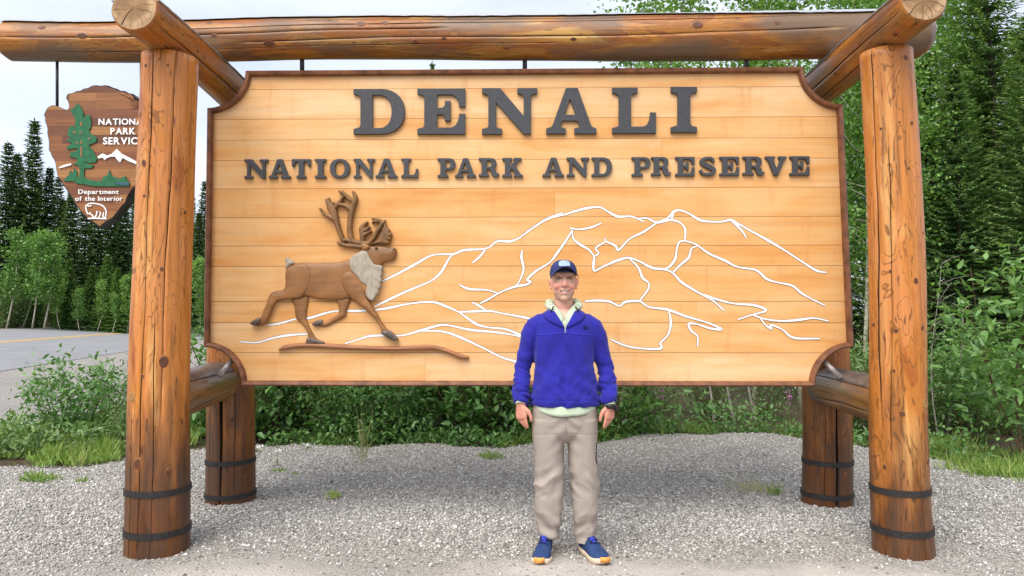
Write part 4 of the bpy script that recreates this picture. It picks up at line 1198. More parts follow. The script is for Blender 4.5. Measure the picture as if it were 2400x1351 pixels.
BISON = [([(428,1148),(420,1110),(440,1085),(480,1078),(540,1088),(580,1110),(600,1150),(595,1190),(590,1215)], [11]*9), ([(428,1148),(440,1170),(462,1162)], [11]*3), ([(455,1170),(480,1185),(488,1210)], [11]*3), ([(520,1150),(515,1180),(500,1205)], [11]*3), ([(545,1155),(550,1175),(530,1210)], [10]*3), ([(578,1160),(575,1185),(580,1210)], [10]*3), ([(443,1212),(500,1210),(560,1213),(602,1214)], [12]*4), ([(436,1100),(455,1105),(470,1098)], [10]*3)]
for i, (p, w) in enumerate(BISON):
    applique('bison_line', [tuple(q) for q in ribbon_poly(p, w, 3)], WHITE, 0.006 + 0.0005 * i)
def font_text(txt, x0, x1, ytop, ybot, mat, parent, bold):
    """rounded sans lettering, one object per letter, fitted between photo columns (zoom units)"""
    chars = []; adv = 0.0
    for ch in txt:
        if ch == ' ': adv += 0.34; continue
        cu = bpy.data.curves.new('tmp', 'FONT'); cu.body = ch; cu.size = 1; cu.extrude = 0.05; cu.offset = bold; cu.resolution_u = 3
        ob = bpy.data.objects.new('tmp', cu); me = bpy.data.meshes.new_from_object(ob)
        V = np.array([v.co[:] for v in me.vertices]); Fc = [p.vertices[:] for p in me.polygons]
        bpy.data.objects.remove(ob); bpy.data.curves.remove(cu); bpy.data.meshes.remove(me)
        w = V[:, 0].max() - V[:, 0].min(); V[:, 0] += adv - V[:, 0].min()
        adv += w + 0.11
        chars.append((V, Fc))
    adv -= 0.11
    H = 0.70 if txt.isupper() else 0.72
    for V, Fc in chars:
        W = []
        for x, y, z in V:
            q = bp(*Z4((x0 + (x1 - x0) * x / adv, ybot + (ytop - ybot) * y / H)))
            W.append((q[0], BY + YAW * q[0] - 0.006 - z * 0.09, q[1]))
        part('letter', W, Fc, mat, parent)
font_text('NATIONAL', 535, 966, 335, 388, WHITE, AW, 0.022)
font_text('PARK', 640, 858, 416, 472, WHITE, AW, 0.022)
font_text('SERVICE', 575, 925, 500, 560, WHITE, AW, 0.022)
font_text('Department', 358, 712, 956, 996, WHITE, AW, 0.012)
font_text('of the Interior', 330, 745, 1016, 1056, WHITE, AW, 0.012)
for px in (134, 331):
    a = PB(px, 252, BY + 0.03); b2 = PB(px, 115, BY + 0.03)
    V, Fc = tube_verts([a, b2], 0.010); part('hanger_rod', V, Fc, STEEL, AW, True)
# ------------------------------------------------------------------ the person
def tubeE(rings, n=20, pw=2.0):
    """closed loft through rings (center, rx, ry[, xdir, ydir]) ; superellipse power pw"""
    V, Fc = [], []
    m = len(rings)
    C = [Vector(r[0]) for r in rings]
    for i, r in enumerate(rings):
        if len(r) > 3: x, y = Vector(r[3]), Vector(r[4])
        else:
            t = (C[min(i + 1, m - 1)] - C[max(i - 1, 0)]).normalized()
            ref = Vector((0, 1, 0)) if abs(t.y) < 0.95 else Vector((0, 0, 1))
            x = ref.cross(t).normalized(); y = t.cross(x)
        for k in range(n):
            a = k / n * 2 * math.pi
            ca, sa = math.cos(a), math.sin(a)
            q = 2.0 / pw
            V.append(C[i] + x * (r[1] * math.copysign(abs(ca) ** q, ca)) + y * (r[2] * math.copysign(abs(sa) ** q, sa)))
    for i in range(m - 1):
        for k in range(n):
            k2 = (k + 1) % n
            Fc.append((i * n + k, i * n + k2, (i + 1) * n + k2, (i + 1) * n + k))
    Fc.append(tuple(range(n))[::-1]); Fc.append(tuple((m - 1) * n + k for k in range(n)))
    return V, Fc
def ball(c, rx, ry, rz, n=16, rot=None):
    V, Fc = [], []
    m = n // 2
    for i in range(1, m):
        p = math.pi * i / m
        for k in range(n):
            a = 2 * math.pi * k / n
            V.append(Vector((rx * math.sin(p) * math.cos(a), ry * math.sin(p) * math.sin(a), rz * math.cos(p))))
    V.append(Vector((0, 0, rz))); V.append(Vector((0, 0, -rz)))
    for i in range(m - 2):
        for k in range(n):
            k2 = (k + 1) % n
            Fc.append((i * n + k, (i + 1) * n + k, (i + 1) * n + k2, i * n + k2))
    t, b2 = len(V) - 2, len(V) - 1
    for k in range(n):
        k2 = (k + 1) % n
        Fc.append((t, k, k2)); Fc.append((b2, (m - 2) * n + k2, (m - 2) * n + k))
    if rot is not None: V = [rot @ v for v in V]
    return [v + Vector(c) for v in V], Fc
def fuse(pieces, voxel, smooth=4, factor=0.5):
    """union overlapping closed shapes into one continuous skin"""
    V, Fc = [], []
    for v, f in pieces:
        o = len(V); V += [tuple(q) for q in v]; Fc += [tuple(i + o for i in g) for g in f]
    me = bpy.data.meshes.new('tmp'); me.from_pydata(V, [], Fc); me.update()
    ob = bpy.data.objects.new('tmp', me); COL.objects.link(ob)
    rm = ob.modifiers.new('r', 'REMESH'); rm.mode = 'VOXEL'; rm.voxel_size = voxel
    if smooth:
        sm = ob.modifiers.new('s', 'SMOOTH'); sm.iterations = smooth; sm.factor = factor
    dg = bpy.context.evaluated_depsgraph_get(); dg.update()
    res = bpy.data.meshes.new_from_object(ob.evaluated_get(dg))
    bpy.data.objects.remove(ob); bpy.data.meshes.remove(me)
    n = len(res.vertices); co = np.empty(n * 3, np.float32); res.vertices.foreach_get('co', co)
    no = np.empty(n * 3, np.float32); res.vertices.foreach_get('normal', no)
    Fq = [tuple(p.vertices) for p in res.polygons]
    bpy.data.meshes.remove(res)
    return co.reshape(-1, 3).astype(float), no.reshape(-1, 3).astype(float), Fq
def nz3(p, s): return mnoise.noise(Vector(p) * s)
def bvh_of(V, Fc): return BVHTree.FromPolygons([tuple(v) for v in V], Fc)

SKIN, nts, bs = newmat('skin', 0.5, 0.4)
_at = nd(nts, 'ShaderNodeAttribute', attribute_name='tint')
_n = noise_tex(nts, coords(nts), 60, 3)
_c = mixc(nts, 1.0, _at.outputs['Color'], ramp(nts, _n, [(0.3, 0.92), (0.7, 1.08)]), 'MULTIPLY')
nts.links.new(_c, bs.inputs['Base Color'])
bs.inputs['Subsurface Weight'].default_value = 0.12; bs.inputs['Subsurface Radius'].default_value = (0.012, 0.004, 0.002); bs.inputs['Subsurface Scale'].default_value = 0.6
def cloth(name, col, weave, rough=0.8, namp=0.12, sheen=0.0, bstr=0.25):
    m, nt, b = newmat(name, rough, 0.2)
    v = coords(nt); n = noise_tex(nt, v, 9, 4); w = noise_tex(nt, v, weave, 2)
    c = ramp(nt, n, [(0.3, tuple(x * (1 - namp) for x in col)), (0.7, tuple(x * (1 + namp) for x in col))])
    nt.links.new(c, b.inputs['Base Color']); b.inputs['Sheen Weight'].default_value = sheen
    bump(nt, b, w, bstr, 0.002)
    return m
FLEECE = cloth('royal_blue_fleece', (0.022, 0.021, 0.27), 400, 0.9, 0.10, 0.10)
CHINO = cloth('khaki_ripstop', (0.34, 0.29, 0.25), 300, 0.75, 0.07)
SHIRT = cloth('pale_green_cotton', (0.50, 0.58, 0.43), 350, 0.8, 0.05)
CAPM = cloth('navy_cap_twill', (0.030, 0.040, 0.135), 500, 0.85, 0.2)
CAPD = cloth('dark_brim_underside', (0.008, 0.009, 0.018), 500, 0.9, 0.2)
SHOE = cloth('navy_knit', (0.022, 0.045, 0.125), 260, 0.8, 0.3, 0.0, 0.5)
SHOEB = cloth('blue_tongue', (0.035, 0.055, 0.42), 260, 0.7, 0.2)
SOLE = simple('cream_foam', (0.66, 0.52, 0.38), 0.7, 0.3, nscale=60, namp=0.1)
TOE = simple('orange_rubber', (0.80, 0.33, 0.075), 0.6, 0.3)
LACE = simple('navy_lace', (0.018, 0.024, 0.085), 0.8, 0.2)
BLACK = simple('black_rubber', (0.012, 0.012, 0.014), 0.5, 0.4)
TEETH = simple('tooth_enamel', (0.80, 0.76, 0.70), 0.3, 0.5, nscale=30, namp=0.04, bstr=0)
MOUTH = simple('mouth_dark', (0.07, 0.015, 0.015), 0.6, 0.3)
LIP = simple('lip', (0.55, 0.225, 0.18), 0.5, 0.4, bstr=0)
EYEW = simple('eye_white', (0.62, 0.58, 0.54), 0.2, 0.5, bstr=0)
IRIS = simple('iris', (0.035, 0.028, 0.025), 0.15, 0.6, bstr=0)
BROW = simple('brown_hair', (0.20, 0.105, 0.065), 0.8, 0.2, nscale=200, namp=0.5)
PATCH = simple('pale_blue_patch', (0.30, 0.39, 0.48), 0.7, 0.3, nscale=120, namp=0.5)

PX, PY0 = 0.315, 4.46
def xl(px): return (px - 1322) / 381.0
# --- body
hd = []
def lean(z): return 0.0
head_parts = [ball((0, 0.018, 1.660), 0.077, 0.097, 0.098), ball((0, -0.018, 1.615), 0.0685, 0.078, 0.088),
              ball((0, -0.034, 1.575), 0.051, 0.056, 0.046), ball((0, -0.072, 1.552), 0.026, 0.022, 0.019),
              ball((-0.042, -0.002, 1.592), 0.019, 0.035, 0.030), ball((0.042, -0.002, 1.592), 0.019, 0.035, 0.030),
              tubeE([((0, 0.03, 1.42), 0.064, 0.062), ((0, 0.018, 1.50), 0.058, 0.058), ((0, 0.008, 1.60), 0.055, 0.060)]),
              tubeE([((0, -0.086, 1.672), 0.010, 0.010, (1, 0, 0), (0, 0.8, 0.6)), ((0, -0.099, 1.648), 0.0105, 0.011, (1, 0, 0), (0, 0.9, 0.43)), ((0, -0.112, 1.628), 0.0145, 0.013, (1, 0, 0), (0, 0.9, 0.43)), ((0, -0.106, 1.615), 0.013, 0.011, (1, 0, 0), (0, 1, 0))], 12),
              ball((-0.015, -0.096, 1.621), 0.0105, 0.011, 0.009), ball((0.015, -0.096, 1.621), 0.0105, 0.011, 0.009),
              ball((-0.042, -0.066, 1.618), 0.023, 0.023, 0.021), ball((0.042, -0.066, 1.618), 0.023, 0.023, 0.021),
              ball((-0.030, -0.084, 1.687), 0.028, 0.012, 0.0095), ball((0.030, -0.084, 1.687), 0.028, 0.012, 0.0095),
              ball((0, -0.083, 1.598), 0.030, 0.016, 0.012), ball((0, -0.080, 1.577), 0.026, 0.014, 0.009)]
for s in (-1, 1):
    head_parts += [ball((s * 0.081, 0.012, 1.637), 0.008, 0.020, 0.031, 14, Matrix.Rotation(s * 0.25, 3, 'Y') @ Matrix.Rotation(-s * 0.35, 3, 'Z')), ball((s * 0.077, 0.004, 1.612), 0.008, 0.010, 0.012)]
body = list(head_parts)
body += [tubeE([((0, 0.01, 0.86), 0.150, 0.100), ((0, 0.01, 1.0), 0.155, 0.100), ((0, 0.01, 1.15), 0.165, 0.105), ((0, 0.01, 1.30), 0.172, 0.108), ((0, 0.015, 1.40), 0.150, 0.085), ((0, 0.02, 1.45), 0.09, 0.068)], 24)]
ARM = {}
for s, ex, wx, hz in ((-1, 0.250, 0.262, 0.0), (1, 0.258, 0.270, 0.004)):
    sh, el, wr = Vector((s * 0.178, 0.015, 1.375)), Vector((s * ex, 0.045, 1.10)), Vector((s * wx, -0.035, 0.895))
    ARM[s] = (sh, el, wr)
    body.append(tubeE([(sh, 0.052, 0.055), (sh.lerp(el, 0.5), 0.046, 0.050), (el, 0.038, 0.042), (el.lerp(wr, 0.4), 0.036, 0.038), (wr, 0.024, 0.031)], 14))
    # hand: palm turned to the thigh, back of the hand forward and outward
    dn = Vector((-s * 0.05, -0.10, -1)).normalized()
    fw = Vector((-s * 0.72, -0.68, 0)).normalized()       # thumb side
    fw = (fw - dn * fw.dot(dn)).normalized()
    ou = dn.cross(fw) * (1 if s > 0 else -1)
    if ou.x * s < 0: ou = -ou                               # back of hand points out
    K = wr + dn * 0.085
    body.append(tubeE([(wr, 0.030, 0.022, fw, ou), (wr + dn * 0.03, 0.036, 0.020, fw, ou), (wr + dn * 0.06, 0.043, 0.018, fw, ou), (K, 0.042, 0.015, fw, ou), (K + dn * 0.008, 0.034, 0.010, fw, ou)], 14, 2.4))
    for k, (off, ln, r) in enumerate(((0.031, 0.070, 0.0092), (0.0105, 0.078, 0.0096), (-0.0105, 0.072, 0.0092), (-0.031, 0.058, 0.0080))):
        b0 = wr + dn * (0.078 - abs(off - 0.008) * 0.15) + fw * off
        cu = 0.25 + 0.16 * k
        d1 = (dn - ou * cu * 0.55).normalized(); d2 = (dn - ou * cu * 1.3).normalized(); d3 = (dn - ou * cu * 1.9).normalized()
        p1 = b0 + d1 * ln * 0.48; p2 = p1 + d2 * ln * 0.30; p3 = p2 + d3 * ln * 0.24
        body.append(tubeE([(b0, r * 1.08, r * 1.05), (b0.lerp(p1, .6), r * .96, r * .96), (p1, r * 1.04, r), (p2, r * .93, r * .9), (p3, r * 0.72, r * 0.66)], 10))
    t0 = wr + dn * 0.028 + fw * 0.026; t1 = t0 + (dn * 0.6 + fw * 0.75 - ou * 0.25).normalized() * 0.036; t2 = t1 + (dn * 0.95 + fw * 0.18 - ou * 0.25).normalized() * 0.034; t3 = t2 + (dn * 0.98 - fw * 0.10 - ou * 0.2).normalized() * 0.026
    body.append(tubeE([(t0, 0.016, 0.015), (t1, 0.0125, 0.0125), (t2, 0.0108, 0.0105), (t3, 0.0080, 0.0072)], 10))
LEG = {-1: [(-0.092, 0.02, 0.86), (-0.090, 0.0, 0.49), (-0.110, 0.045, 0.06)], 1: [(0.096, 0.02, 0.86), (0.114, 0.0, 0.49), (0.134, 0.045, 0.06)]}
for s in (-1, 1):
    h, k, a = [Vector(q) for q in LEG[s]]
    body.append(tubeE([(h, 0.082, 0.085), (h.lerp(k, 0.5), 0.070, 0.075), (k, 0.052, 0.056), (k.lerp(a, 0.35), 0.050, 0.056), (a, 0.028, 0.034)], 14))
    yw = math.radians(-9 if s < 0 else 17); Rf = Matrix.Rotation(yw, 3, 'Z')
    body.append(ball(Vector((-0.118 if s < 0 else 0.146, -0.005, 0.046)) + Rf @ Vector((0, -0.03, 0)), 0.024, 0.085, 0.024, 16, Rf))
bV, bN, bF = fuse(body, 0.0037, 3, 0.45)
# squint: sockets pressed in around the eyes, smile creases
for i, v in enumerate(bV):
    if v[2] > 1.5 and v[1] < -0.02:
        for s in (-1, 1):
            d = ((v[0] - s * 0.031) / 0.020) ** 2 + ((v[2] - 1.6645) / 0.0105) ** 2
            bV[i][1] += 0.0075 * math.exp(-d)
            # crease from the nose wing to the mouth corner
            t = (1.625 - v[2]) / 0.05
            if -0.1 < t < 1.1:
                cx = s * (0.020 + 0.020 * t + 0.006 * math.sin(t * 3.1))
                bV[i][1] += 0.0032 * math.exp(-((v[0] - cx) / 0.0035) ** 2)
        bV[i][1] += 0.004 * math.exp(-((v[0]) / 0.030) ** 2 - ((v[2] - 1.588) / 0.006) ** 2)
tint = np.tile(np.array([0.72, 0.42, 0.315, 1.0]), (len(bV), 1))
for i, v in enumerate(bV):
    if v[2] > 1.44:
        x, y, z = v
        red = 0.0
        for s in (-1, 1):
            red += 0.85 * math.exp(-((x - s * 0.042) / 0.022) ** 2 - ((z - 1.615) / 0.020) ** 2) * (y < 0)
            red += 0.7 * math.exp(-((x - s * 0.083) / 0.012) ** 2 - ((z - 1.635) / 0.03) ** 2)
        red += 0.8 * math.exp(-(x / 0.018) ** 2 - ((z - 1.626) / 0.016) ** 2) * (y < -0.08)
        red += 0.25 * math.exp(-((z - 1.46) / 0.05) ** 2)
        red = min(red, 1.0)
        tint[i, :3] = tint[i, :3] * (1 - red) + np.array([0.66, 0.225, 0.165]) * red
        bd = float(sstep(1.600, 1.575, z)) * float(sstep(1.530, 1.548, z)) * (y < 0.0) * 0.62 + 0.42 * math.exp(-(abs(z - 1.607) / 0.007) ** 2 - (x / 0.03) ** 2) * (y < -0.07)
        bd *= 0.8 + 0.4 * nz3(v, 90)
        bd = max(0, min(bd, 0.6))
        tint[i, :3] = tint[i, :3] * (1 - bd) + np.array([0.30, 0.175, 0.125]) * bd
    elif v[2] < 0.92:
        tint[i, :3] = [0.60, 0.265, 0.185]
PERSON = link('person', mk_mesh('person', bV, bF, SKIN, True, attrs={'tint': ('FLOAT_COLOR', tint)}), None, (PX, PY0, 0.0))
tag(PERSON, 'smiling man in royal blue fleece, khaki trousers and navy cap standing before the sign', 'person')
def pp(name, V, Fc, mat, parent=PERSON, smooth=True, **kw):
    return link(name, mk_mesh(name, V, Fc, mat, smooth, **kw), parent)
FB = bvh_of(bV, bF)
def face_patch(name, f2d, nu, nv, lift, mat, bv=None, parent=None, y0=-0.5):
    """surface patch laid on the face: f2d(u,v)->(x,z)"""
    bv = bv or FB; V = []
    for i in range(nu + 1):
        for j in range(nv + 1):
            x, z, l = f2d(i / nu, j / nv)
            hit = bv.ray_cast(Vector((x, y0, z)), Vector((0, 1, 0)))
            y = hit[0].y if hit[0] else -0.09
            V.append((x, y - lift - l, z))
    k = nv + 1
    Fc = [(i * k + j, i * k + j + 1, (i + 1) * k + j + 1, (i + 1) * k + j) for i in range(nu) for j in range(nv)]
    return pp(name, V, Fc, mat, parent or PERSON)
def crescent(hw, ztop, zbot, lift_mid, zc, flat=1.0):
    """smile: u across, v top to bottom"""
    def f(u, v):
        a = (u - 0.5) * 2
        t = (1 - abs(a) ** 2.2)
        zt_ = zc + ztop * abs(a) ** 2 - 0.0005
        zb_ = zc + ztop * abs(a) ** 2 - zbot * t
        return (a * hw, zt_ + (zb_ - zt_) * v, lift_mid * t * math.sin(math.pi * v))
    return f
face_patch('lips', crescent(0.034, 0.008, 0.0205, 0.0025, 1.5955), 20, 8, 0.0012, LIP)
face_patch('mouth', crescent(0.0305, 0.0072, 0.0115, 0.0, 1.5922), 18, 6, 0.0030, MOUTH)
face_patch('teeth', crescent(0.0250, 0.0050, 0.0072, 0.0006, 1.5915), 18, 6, 0.0042, TEETH)
for s in (-1, 1):
    def almond(w, h, cx, cz, sl):
        def f(u, v):
            a = (u - 0.5) * 2; t = max(0.0, 1 - a * a) ** 0.7
            return (cx + a * w, cz - sl * a * a + (0.5 - v) * 2 * h * t * (1.0 if v < 0.5 else 0.8), 0.0008 * t)
        return f
    cx = s * 0.0315
    face_patch('eyelid_line', almond(0.0170, 0.0047, cx, 1.6650, 0.0028), 12, 4, 0.0010, BROW)
    face_patch('eye', almond(0.0130, 0.0024, cx, 1.6642, 0.0026), 12, 4, 0.0020, EYEW)
    face_patch('iris', almond(0.0056, 0.0027, cx + 0.001, 1.6645, 0.0008), 8, 4, 0.0028, IRIS)
    def brow(u, v, s=s):
        a = u; w = 0.0034 * (1 - 0.6 * a) * (0.6 + 0.4 * math.sin(math.pi * min(1, a * 1.6 + 0.2)))
        return (s * (0.012 + 0.036 * a), 1.6825 + 0.006 * math.sin(a * 2.2) - 0.003 * a + (0.5 - v) * 2 * w, 0.0007 * math.sin(v * math.pi))
    face_patch('eyebrow', brow, 12, 3, 0.0012, BROW)
# short hair at temples and nape
hV, hF = [], []
for s in (-1, 1):
    for u in range(7):
        for v in range(6):
            th = math.radians(-8 + u * 17); z = 1.648 + v * 0.010
            hit = FB.ray_cast(Vector((s * 0.2 * math.cos(th), 0.012 + 0.2 * math.sin(th), z)), Vector((-s * math.cos(th), -math.sin(th), 0)))
            p = hit[0] if hit[0] else Vector((s * 0.08, 0, z))
            if abs(p.x) > 0.079: p.x = s * 0.079
            hV.append(p + Vector((s * math.cos(th), math.sin(th), 0)) * 0.0022)
    o = len(hV) - 42
    for u in range(6):
        for v in range(5):
            q = (o + u * 6 + v, o + u * 6 + v + 1, o + (u + 1) * 6 + v + 1, o + (u + 1) * 6 + v)
            hF.append(q if s > 0 else q[::-1])
pp('hair', hV, hF, BROW)
# --- cap
V, Fc = [], []
na, nb = 36, 12
for j in range(nb + 1):
    t = j / nb * math.pi / 2
    for i in range(na):
        a = i / na * 2 * math.pi
        q = 0.82
        r = math.cos(t) ** 0.72
        zz = math.sin(t) ** 0.95
        low = 1.683 + 0.014 * max(0, -math.sin(a)) - 0.006 * max(0, math.sin(a))
        V.append((0.0845 * r * math.cos(a), 0.012 + 0.104 * r * math.sin(a), low + (1.772 - low) * zz))
for j in range(nb):
    for i in range(na):
        i2 = (i + 1) % na
        Fc.append((j * na + i, j * na + i2, (j + 1) * na + i2, (j + 1) * na + i))
CAP = pp('cap', V, Fc, CAPM); CAP.modifiers.new('thickness', 'SOLIDIFY').thickness = 0.003
V, Fc = [], []
nu, nv = 24, 8
for i in range(nu + 1):
    a = -1 + 2 * i / nu
    ph = math.radians(a * 78)
    b0 = Vector((0.0855 * math.sin(ph), 0.012 - 0.104 * math.cos(ph), 1.708 - 0.024 * a * a))
    e0 = Vector((0.084 * a, -0.172 + 0.085 * abs(a) ** 2.4, 1.724 - 0.062 * a * a))
    for j in range(nv + 1):
        t = j / nv
        p = b0.lerp(e0, t); p.z += 0.006 * math.sin(math.pi * t)
        V.append(p)
for i in range(nu):
    for j in range(nv):
        k = nv + 1
        Fc.append((i * k + j, (i + 1) * k + j, (i + 1) * k + j + 1, i * k + j + 1))
n0 = len(V)
V2 = V + [Vector(v) - Vector((0, 0, 0.0045)) for v in V]
F2 = list(Fc) + [tuple(q + n0 for q in f[::-1]) for f in Fc]; mi = [0] * len(Fc) + [1] * len(Fc)
k = nv + 1
for i in range(nu): F2.append((i * k + nv, (i + 1) * k + nv, n0 + (i + 1) * k + nv, n0 + i * k + nv)); mi.append(0)
for j in range(nv): F2.append((j, j + 1, n0 + j + 1, n0 + j)); mi.append(0); F2.append((nu * k + j + 1, nu * k + j, n0 + nu * k + j, n0 + nu * k + j + 1)); mi.append(0)
pp('brim', V2, F2, [CAPM, CAPD], CAP, mat_idx=mi)
cb = bvh_of([v.co for v in CAP.data.vertices], [tuple(p.vertices) for p in CAP.data.polygons])
def badge(w, top, bot, lift):
    def f(u, v):
        a = (u - 0.5) * 2
        zt_ = top - 0.012 * abs(a) ** 3
        return (a * w, zt_ + (bot - zt_) * v, lift)
    return f
face_patch('badge_edge', badge(0.038, 1.7690, 1.7270, 0.0), 12, 6, 0.0040, CAPD, cb, CAP, -0.5)
face_patch('badge', badge(0.034, 1.7660, 1.7300, 0.0), 12, 6, 0.0050, PATCH, cb, CAP, -0.5)

# --- jacket
jk = [tubeE([((0.004, 0.01, 0.888), 0.200, 0.142), ((0.004, 0.008, 0.92), 0.208, 0.148), ((0.003, 0.006, 1.02), 0.189, 0.136), ((0.002, 0.006, 1.12), 0.181, 0.128), ((0, 0.006, 1.22), 0.184, 0.128), ((0, 0.008, 1.31), 0.190, 0.127), ((0, 0.012, 1.375), 0.188, 0.118), ((0, 0.016, 1.42), 0.150, 0.100), ((0, 0.02, 1.452), 0.105, 0.086), ((0, 0.022, 1.475), 0.082, 0.078)], 32, 2.25)]
for s in (-1, 1):
    sh, el, wr = ARM[s]
    jk.append(tubeE([(Vector((s * 0.085, 0.016, 1.400)), 0.036, 0.060), (Vector((s * 0.135, 0.016, 1.388)), 0.050, 0.072), (Vector((s * 0.176, 0.016, 1.355)), 0.060, 0.076), (Vector((s * 0.200, 0.02, 1.305)), 0.064, 0.074), (sh.lerp(el, 0.5), 0.056, 0.063), (el, 0.050, 0.056), (el.lerp(wr, 0.45), 0.048, 0.052), (el.lerp(wr, 0.8), 0.049, 0.053), (el.lerp(wr, 0.90), 0.046, 0.050), (el.lerp(wr, 0.98), 0.041, 0.047)], 18))
jV, jN, jF = fuse(jk, 0.006, 3, 0.5)
def ridge(n): return 1 - abs(n) * 2
for i, v in enumerate(jV):
    x, y, z = v; s = 1 if x > 0 else -1
    arm = float(sstep(0.190, 0.215, abs(x) + 0.02 * (z < 1.25)))
    d = 0.0
    # sleeve: slanting folds getting denser toward the cuff
    low = float(sstep(1.20, 0.95, z))
    q_ = nz3((x * 0.7 + s * 3, y * 0.7, z * 1.25 + 0.5 * y * s + 0.25 * x), 11)
    q2_ = nz3((x * 0.7 - s * 5, y * 0.6, z * 1.5 - 0.6 * y * s), 19)
    d += arm * ((0.004 + 0.004 * low) * (abs(q_) * 2.6 - 0.5) + 0.012 * low * (abs(q2_) * 2.2 - 0.4))
    # torso: drag folds from the armpits to the hem, plus broad drape
    t = (1 - arm)
    fold = math.sin((x * 1.0 - s * (1.36 - z) * -0.42) * 44 + 2.5 * nz3(v, 4))
    d += t * 0.0040 * fold * float(sstep(1.36, 1.2, z)) * (0.5 + 0.5 * nz3((x, y, z * 0.5), 6))
    rj = nz3((x * 1.5 + 0.3 * s * (z - 1.2), y, z * 0.42), 9)
    d += t * 0.012 * (0.30 - abs(rj) * 1.8) * float(sstep(1.40, 1.22, z))
    rk = nz3((x * 1.2 - 0.9 * s * (z - 1.1), y + 2, z * 0.8), 12)
    d += t * 0.008 * (0.3 - abs(rk) * 1.9) * float(sstep(1.25, 0.98, z))
    d += t * 0.0055 * math.sin(z * 60 + x * 35 * s) * math.exp(-((z - 1.0) / 0.10) ** 2) * (0.5 + nz3(v, 5))
    # hem band
    if t > 0.5: d -= 0.004 * math.exp(-((z - 0.922) / 0.006) ** 2)
    jV[i] = v + jN[i] * d
# neck opening: V down to the zip
def in_v(v):
    x, y, z = v
    return (y < -0.02 and z > 1.352 and abs(x) < 0.004 + (z - 1.352) * 0.62) or z > 1.462
keep = [f for f in jF if not in_v(np.mean([jV[q] for q in f], 0))]
used = sorted({q for f in keep for q in f}); mp = {q: i for i, q in enumerate(used)}
JACKET = pp('jacket', [jV[q] for q in used], [tuple(mp[q] for q in f) for f in keep], FLEECE)
JB = bvh_of(jV, jF)
def jy(x, z):
    h = JB.ray_cast(Vector((x, -0.6, z)), Vector((0, 1, 0))); return h[0].y if h[0] else -0.1
# fold-down collar leaves
for s in (-1, 1):
    V = []; nu, nv = 14, 5
    for i in range(nu + 1):
        u = i / nu
        for j in range(nv + 1):
            w = j / nv
            # inner edge follows the V, outer edge lies on the shoulder
            xi = 0.006 + 0.068 * u; zi = 1.356 + 0.112 * u ** 0.95
            xo = xi + 0.008 + 0.052 * math.sin(min(1, u * 1.15) * math.pi * 0.62); zo = zi - 0.004 - 0.030 * math.sin(u * 1.5)
            x = s * (xi + (xo - xi) * w); z = zi + (zo - zi) * w
            y = jy(x, min(z, 1.455)) - 0.006 - 0.012 * math.sin(math.pi * (0.25 + 0.75 * w)) * (0.3 + 0.7 * u) + 0.01 * u * (1 - w)
            if z > 1.44: y += (z - 1.44) * 1.1
            V.append((x, y, z))
    k = nv + 1
    Fc = [(i * k + j, i * k + j + 1, (i + 1) * k + j + 1, (i + 1) * k + j) for i in range(nu) for j in range(nv)]
    o = pp('collar', V, Fc, FLEECE, JACKET); m_ = o.modifiers.new('t', 'SOLIDIFY'); m_.thickness = 0.006; m_.offset = 0
# zip with its pull, seam across the chest, chest mark
def strip_on(name, path, w, lift, mat, parent, n=None, bv=None):
    V = []; pts = path
    bvv = bv or JB
    for i, (x, z) in enumerate(pts):
        a = pts[max(0, i - 1)]; b2 = pts[min(len(pts) - 1, i + 1)]
        t = Vector((b2[0] - a[0], b2[1] - a[1])).normalized(); nn = Vector((-t.y, t.x)) * w / 2
        for q in (1, -1):
            xx, zz = x + nn.x * q, z + nn.y * q
            h = bvv.ray_cast(Vector((xx, -0.6, zz)), Vector((0, 1, 0)))
            V.append((xx, (h[0].y if h[0] else -0.1) - lift, zz))
    Fc = [(2 * i, 2 * i + 1, 2 * i + 3, 2 * i + 2) for i in range(len(pts) - 1)]
    o = pp(name, V, Fc, mat, parent); m_ = o.modifiers.new('t', 'SOLIDIFY'); m_.thickness = 0.0015; m_.offset = 0
    return o
strip_on('zip_pull', [(0, 1.358), (0, 1.345), (0.0005, 1.33), (0.001, 1.318)], 0.007, 0.006, FLASH, JACKET)
FLEECE_L = cloth('seam_fleece', (0.055, 0.055, 0.55), 400, 0.9, 0.05)
strip_on('chest_seam', [(-0.172 + 0.344 * i / 30, 1.313 + 0.006 * math.cos(i / 30 * 6.28 - 3.14)) for i in range(31)], 0.0035, 0.0016, FLEECE_L, JACKET)
LOGO = cloth('tonal_navy_print', (0.012, 0.012, 0.10), 400, 0.8, 0.1)
for k, (r) in enumerate((0.012, 0.021, 0.030)):
    strip_on('chest_mark', [(0.108 + r * 0.95 * math.cos(a), 1.338 + r * 0.75 * math.sin(a)) for a in [math.radians(12 + 9.0 * q) for q in range(9)]], 0.0062, 0.0022, LOGO, JACKET)
